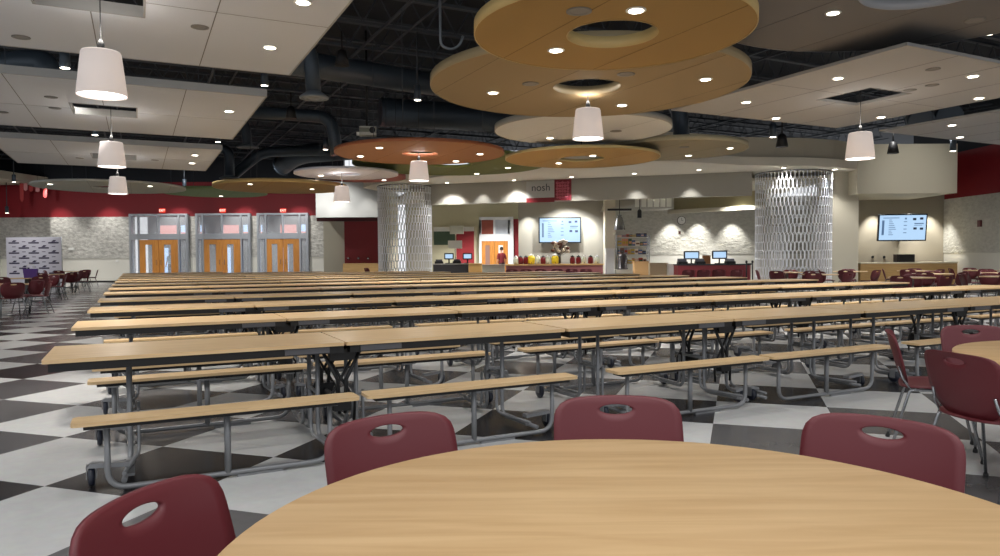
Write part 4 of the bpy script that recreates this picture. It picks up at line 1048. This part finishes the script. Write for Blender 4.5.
# far right dining cluster
def small_round(R, label, x, y):
    m = MB(); m.mi = 0; m.lathe([(.02,.715),(R,.715),(R,.74),(.01,.74)], n=28); m.mi = 1
    m.lathe([(.05,.02),(.05,.715)], n=10); m.lathe([(.3,0),(.3,.02),(.06,.05)], n=16)
    o = m.build('round_table', [MAPLE, TUBE], None, (x, y, 0)); tag(o, label, 'table', 'round tables in the far seating areas'); return o
cl = [(10.1, 17.7, 'front row, left end'), (12.5, 17.9, 'front row, centre'), (15.0, 18.3, 'front row, right end'), (12.35, 20.6, 'second row, centre'), (14.6, 21.0, 'second row, right'), (11.6, 23.9, 'third row, left end'), (13.9, 24.2, 'third row, centre'), (16.2, 24.3, 'third row, by the wall'), (9.2, 20.8, 'second row, left end'), (9.3, 23.4, 'beside the right mesh column')]
for i, (x, y, w) in enumerate(cl):
    small_round(.52, 'round table of the far right seating, %s' % w, x, y)
    for j, dg in enumerate((238, 302, 70, 160)):
        if j == 3 and i in (0, 3): continue
        a = math.radians(dg+(i*17) % 25-12); cx, cy = x+.68*math.cos(a), y+.68*math.sin(a)
        chair(cx, cy, (x, y), 'burgundy chair, %s side of far right table, %s' % (('near left', 'near right', 'far', 'left')[j], w))
# chairs in front of the servery
for k, (px, Y) in enumerate(((511, 28.3), (526, 28.35), (541, 28.3), (556, 28.35), (571, 28.3), (586, 28.35))):
    q = W(px, 262, Y); chair(q.x, Y, (q.x+.1*((k % 3)-1), Y+1), 'burgundy chair before the drinks counter, %s from the left' % ORD[k], group='chairs before the drinks counter')
for k, (px, Y) in enumerate(((686, 25.6), (702, 25.5), (718, 25.7), (734, 25.5))):
    q = W(px, 262, Y); chair(q.x, Y, (q.x+.15*((k % 3)-1), Y+1), 'burgundy chair between table rows and burgundy counter, %s from the left' % ORD[k], group='chairs before the burgundy counter')
for k, (px, Y) in enumerate(((371, 33.6),)):
    q = W(px, 262, Y); chair(q.x, Y, (q.x+1, Y-.3), 'burgundy chair beside the tan bench of the red alcove')
# left dining cluster
lc = [(-11.75, 16.9, 'nearest the camera'), (-14.7, 22.4, 'second from the camera'), (-16.9, 27.6, 'third from the camera'), (-19.6, 33.0, 'nearest the far wall')]
for i, (x, y, w) in enumerate(lc):
    small_round(.6, 'round table of the far left seating area, %s' % w, x, y)
    for j, dg in enumerate((275, 330, 30, 85, 200)):
        a = math.radians(dg+(i*23) % 20-10); cx, cy = x+.8*math.cos(a), y+.8*math.sin(a)
        chair(cx, cy, (x, y), 'burgundy chair at the %s of the far left table %s' % (('near side', 'near right', 'far right', 'far side', 'left side')[j], w))
q = (-14.5, 22.2)
r = empty('tote_bag', (q[0], q[1]+.1, .74), .3, 'small purple and white bag on the second far left table', 'bag')
MB().hexa([(-.16,-.08,0),(.16,-.08,0),(.16,.08,0),(-.16,.08,0),(-.2,-.05,.28),(.2,-.05,.28),(.2,.05,.28),(-.2,.05,.28)]).build('bag_body', mat('purple_cloth', (92, 60, 140), .7), r)
MB().tube(bend([(-.1,0,.27),(-.08,0,.42),(.08,0,.42),(.1,0,.27)], .05), .01).build('bag_handle', WHITEP, r)

# ================================================================== PEOPLE (tiny, in the doorways)
def person(loc, rz, top, bottom, label, hgt=1.74):
    pts = {'pel': (0,0,.95,.14), 'wai': (0,0,1.1,.125), 'che': (0,0,1.32,.15), 'nek': (0,0,1.5,.055), 'hd1': (0,.01,1.6,.085), 'hd2': (0,.015,1.68,.08),
           'lh': (-.1,0,.88,.095), 'lk': (-.11,.03,.5,.06), 'la': (-.11,-.02,.09,.042), 'lt': (-.12,.14,.035,.035), 'rh': (.1,0,.88,.095), 'rk': (.12,.02,.5,.06), 'ra': (.13,-.03,.09,.042), 'rt': (.14,.13,.035,.035),
           'ls': (-.19,0,1.41,.06), 'le': (-.25,-.02,1.13,.042), 'lw': (-.24,.08,.9,.028), 'lf': (-.235,.11,.8,.03), 'rs': (.19,0,1.41,.06), 're': (.26,-.02,1.13,.042), 'rw': (.25,.1,.9,.028), 'rf': (.245,.13,.8,.03)}
    names = list(pts); ed = [('pel','wai'),('wai','che'),('che','nek'),('nek','hd1'),('hd1','hd2'),('pel','lh'),('lh','lk'),('lk','la'),('la','lt'),('pel','rh'),('rh','rk'),('rk','ra'),('ra','rt'),('che','ls'),('ls','le'),('le','lw'),('lw','lf'),('che','rs'),('rs','re'),('re','rw'),('rw','rf')]
    me = bpy.data.meshes.new('person'); me.from_pydata([pts[n][:3] for n in names], [(names.index(a), names.index(b)) for a, b in ed], [])
    o = bpy.data.objects.new('person', me); COL.objects.link(o)
    o.modifiers.new('s', 'SKIN'); 
    for i, n in enumerate(names): me.skin_vertices[0].data[i].radius = (pts[n][3],)*2
    me.skin_vertices[0].data[0].use_root = True
    sd = o.modifiers.new('d', 'SUBSURF'); sd.levels = 2; sd.render_levels = 2
    dg = bpy.context.evaluated_depsgraph_get(); m2 = bpy.data.meshes.new_from_object(o.evaluated_get(dg)); o.modifiers.clear(); o.data = m2
    m2.materials.clear()
    for m in (mat('skin', (196, 146, 116), .6), mat('cloth_'+top[0], top[1], .8), mat('cloth_'+bottom[0], bottom[1], .8), mat('shoe_dark', (30,28,28), .5)): m2.materials.append(m)
    for p in m2.polygons:
        z = p.center.z; x = abs(p.center.x)
        p.material_index = 3 if z < .08 else (2 if z < .97 and x < .21 else (1 if z < 1.47 and not (x > .2 and z < 1.15) else 0)); p.use_smooth = True
    MB().lathe([(.09,.0),(.098,.06),(.085,.12),(.04,.155),(.005,.165)], c=(0,-.005,1.62), n=16).build('hair', mat('hair_dark', (34,26,22), .8), o)
    f = MB(); f.lathe([(.012,-.02),(.016,0),(.006,.02)], c=(0,.1,1.63), n=8); f.build('nose', mat('skin', (196,146,116)), o)
    o.location = loc; o.rotation_euler.z = rz; tag(o, label, 'person'); return o
q = W(171, 262, YB+1.1); person((q.x, YB+1.1, 0), 2.9, ('blue', (130,176,214)), ('navy', (34,40,56)), 'person in light blue top standing beyond the leftmost portal door window')
q = W(501.5, 262, 36.2); person((q.x, 36.2, 0), .6, ('darkred', (110,22,30)), ('dark', (52,26,30)), 'person in dark red standing before the inner oak doors')

# ================================================================== CAMERA, WORLD, LIGHT
cam = bpy.data.cameras.new('camera'); co = bpy.data.objects.new('camera', cam); COL.objects.link(co)
cam.sensor_width = 36; cam.lens = F/1000*36; cam.clip_end = 200
R3 = Matrix((RT, UP, -_f)).transposed(); co.matrix_world = Matrix.Translation((0,0,H)) @ R3.to_4x4()
sc = bpy.context.scene; sc.camera = co
w = bpy.data.worlds.new('world'); sc.world = w; w.use_nodes = True
bg = w.node_tree.nodes['Background']; bg.inputs['Color'].default_value = (.93, .96, 1, 1); bg.inputs['Strength'].default_value = WORLD
# maker for added overhead fill lamps without a fixture; none is placed
def area(loc, sx, sy, power, color=(1,.96,.9), rot=(0,0,0)):
    l = bpy.data.lights.new('added_area_fill', 'AREA'); l.shape = 'RECTANGLE'; l.size = sx; l.size_y = sy; l.energy = power; l.color = color
    o = bpy.data.objects.new('added_area_fill', l); COL.objects.link(o); o.location = loc; o.rotation_euler = rot; return o
sc.view_settings.view_transform = 'Standard'; sc.view_settings.look = 'None'; sc.view_settings.gamma = 1; sc.view_settings.use_curve_mapping = False
sc.view_settings.exposure = EXPO
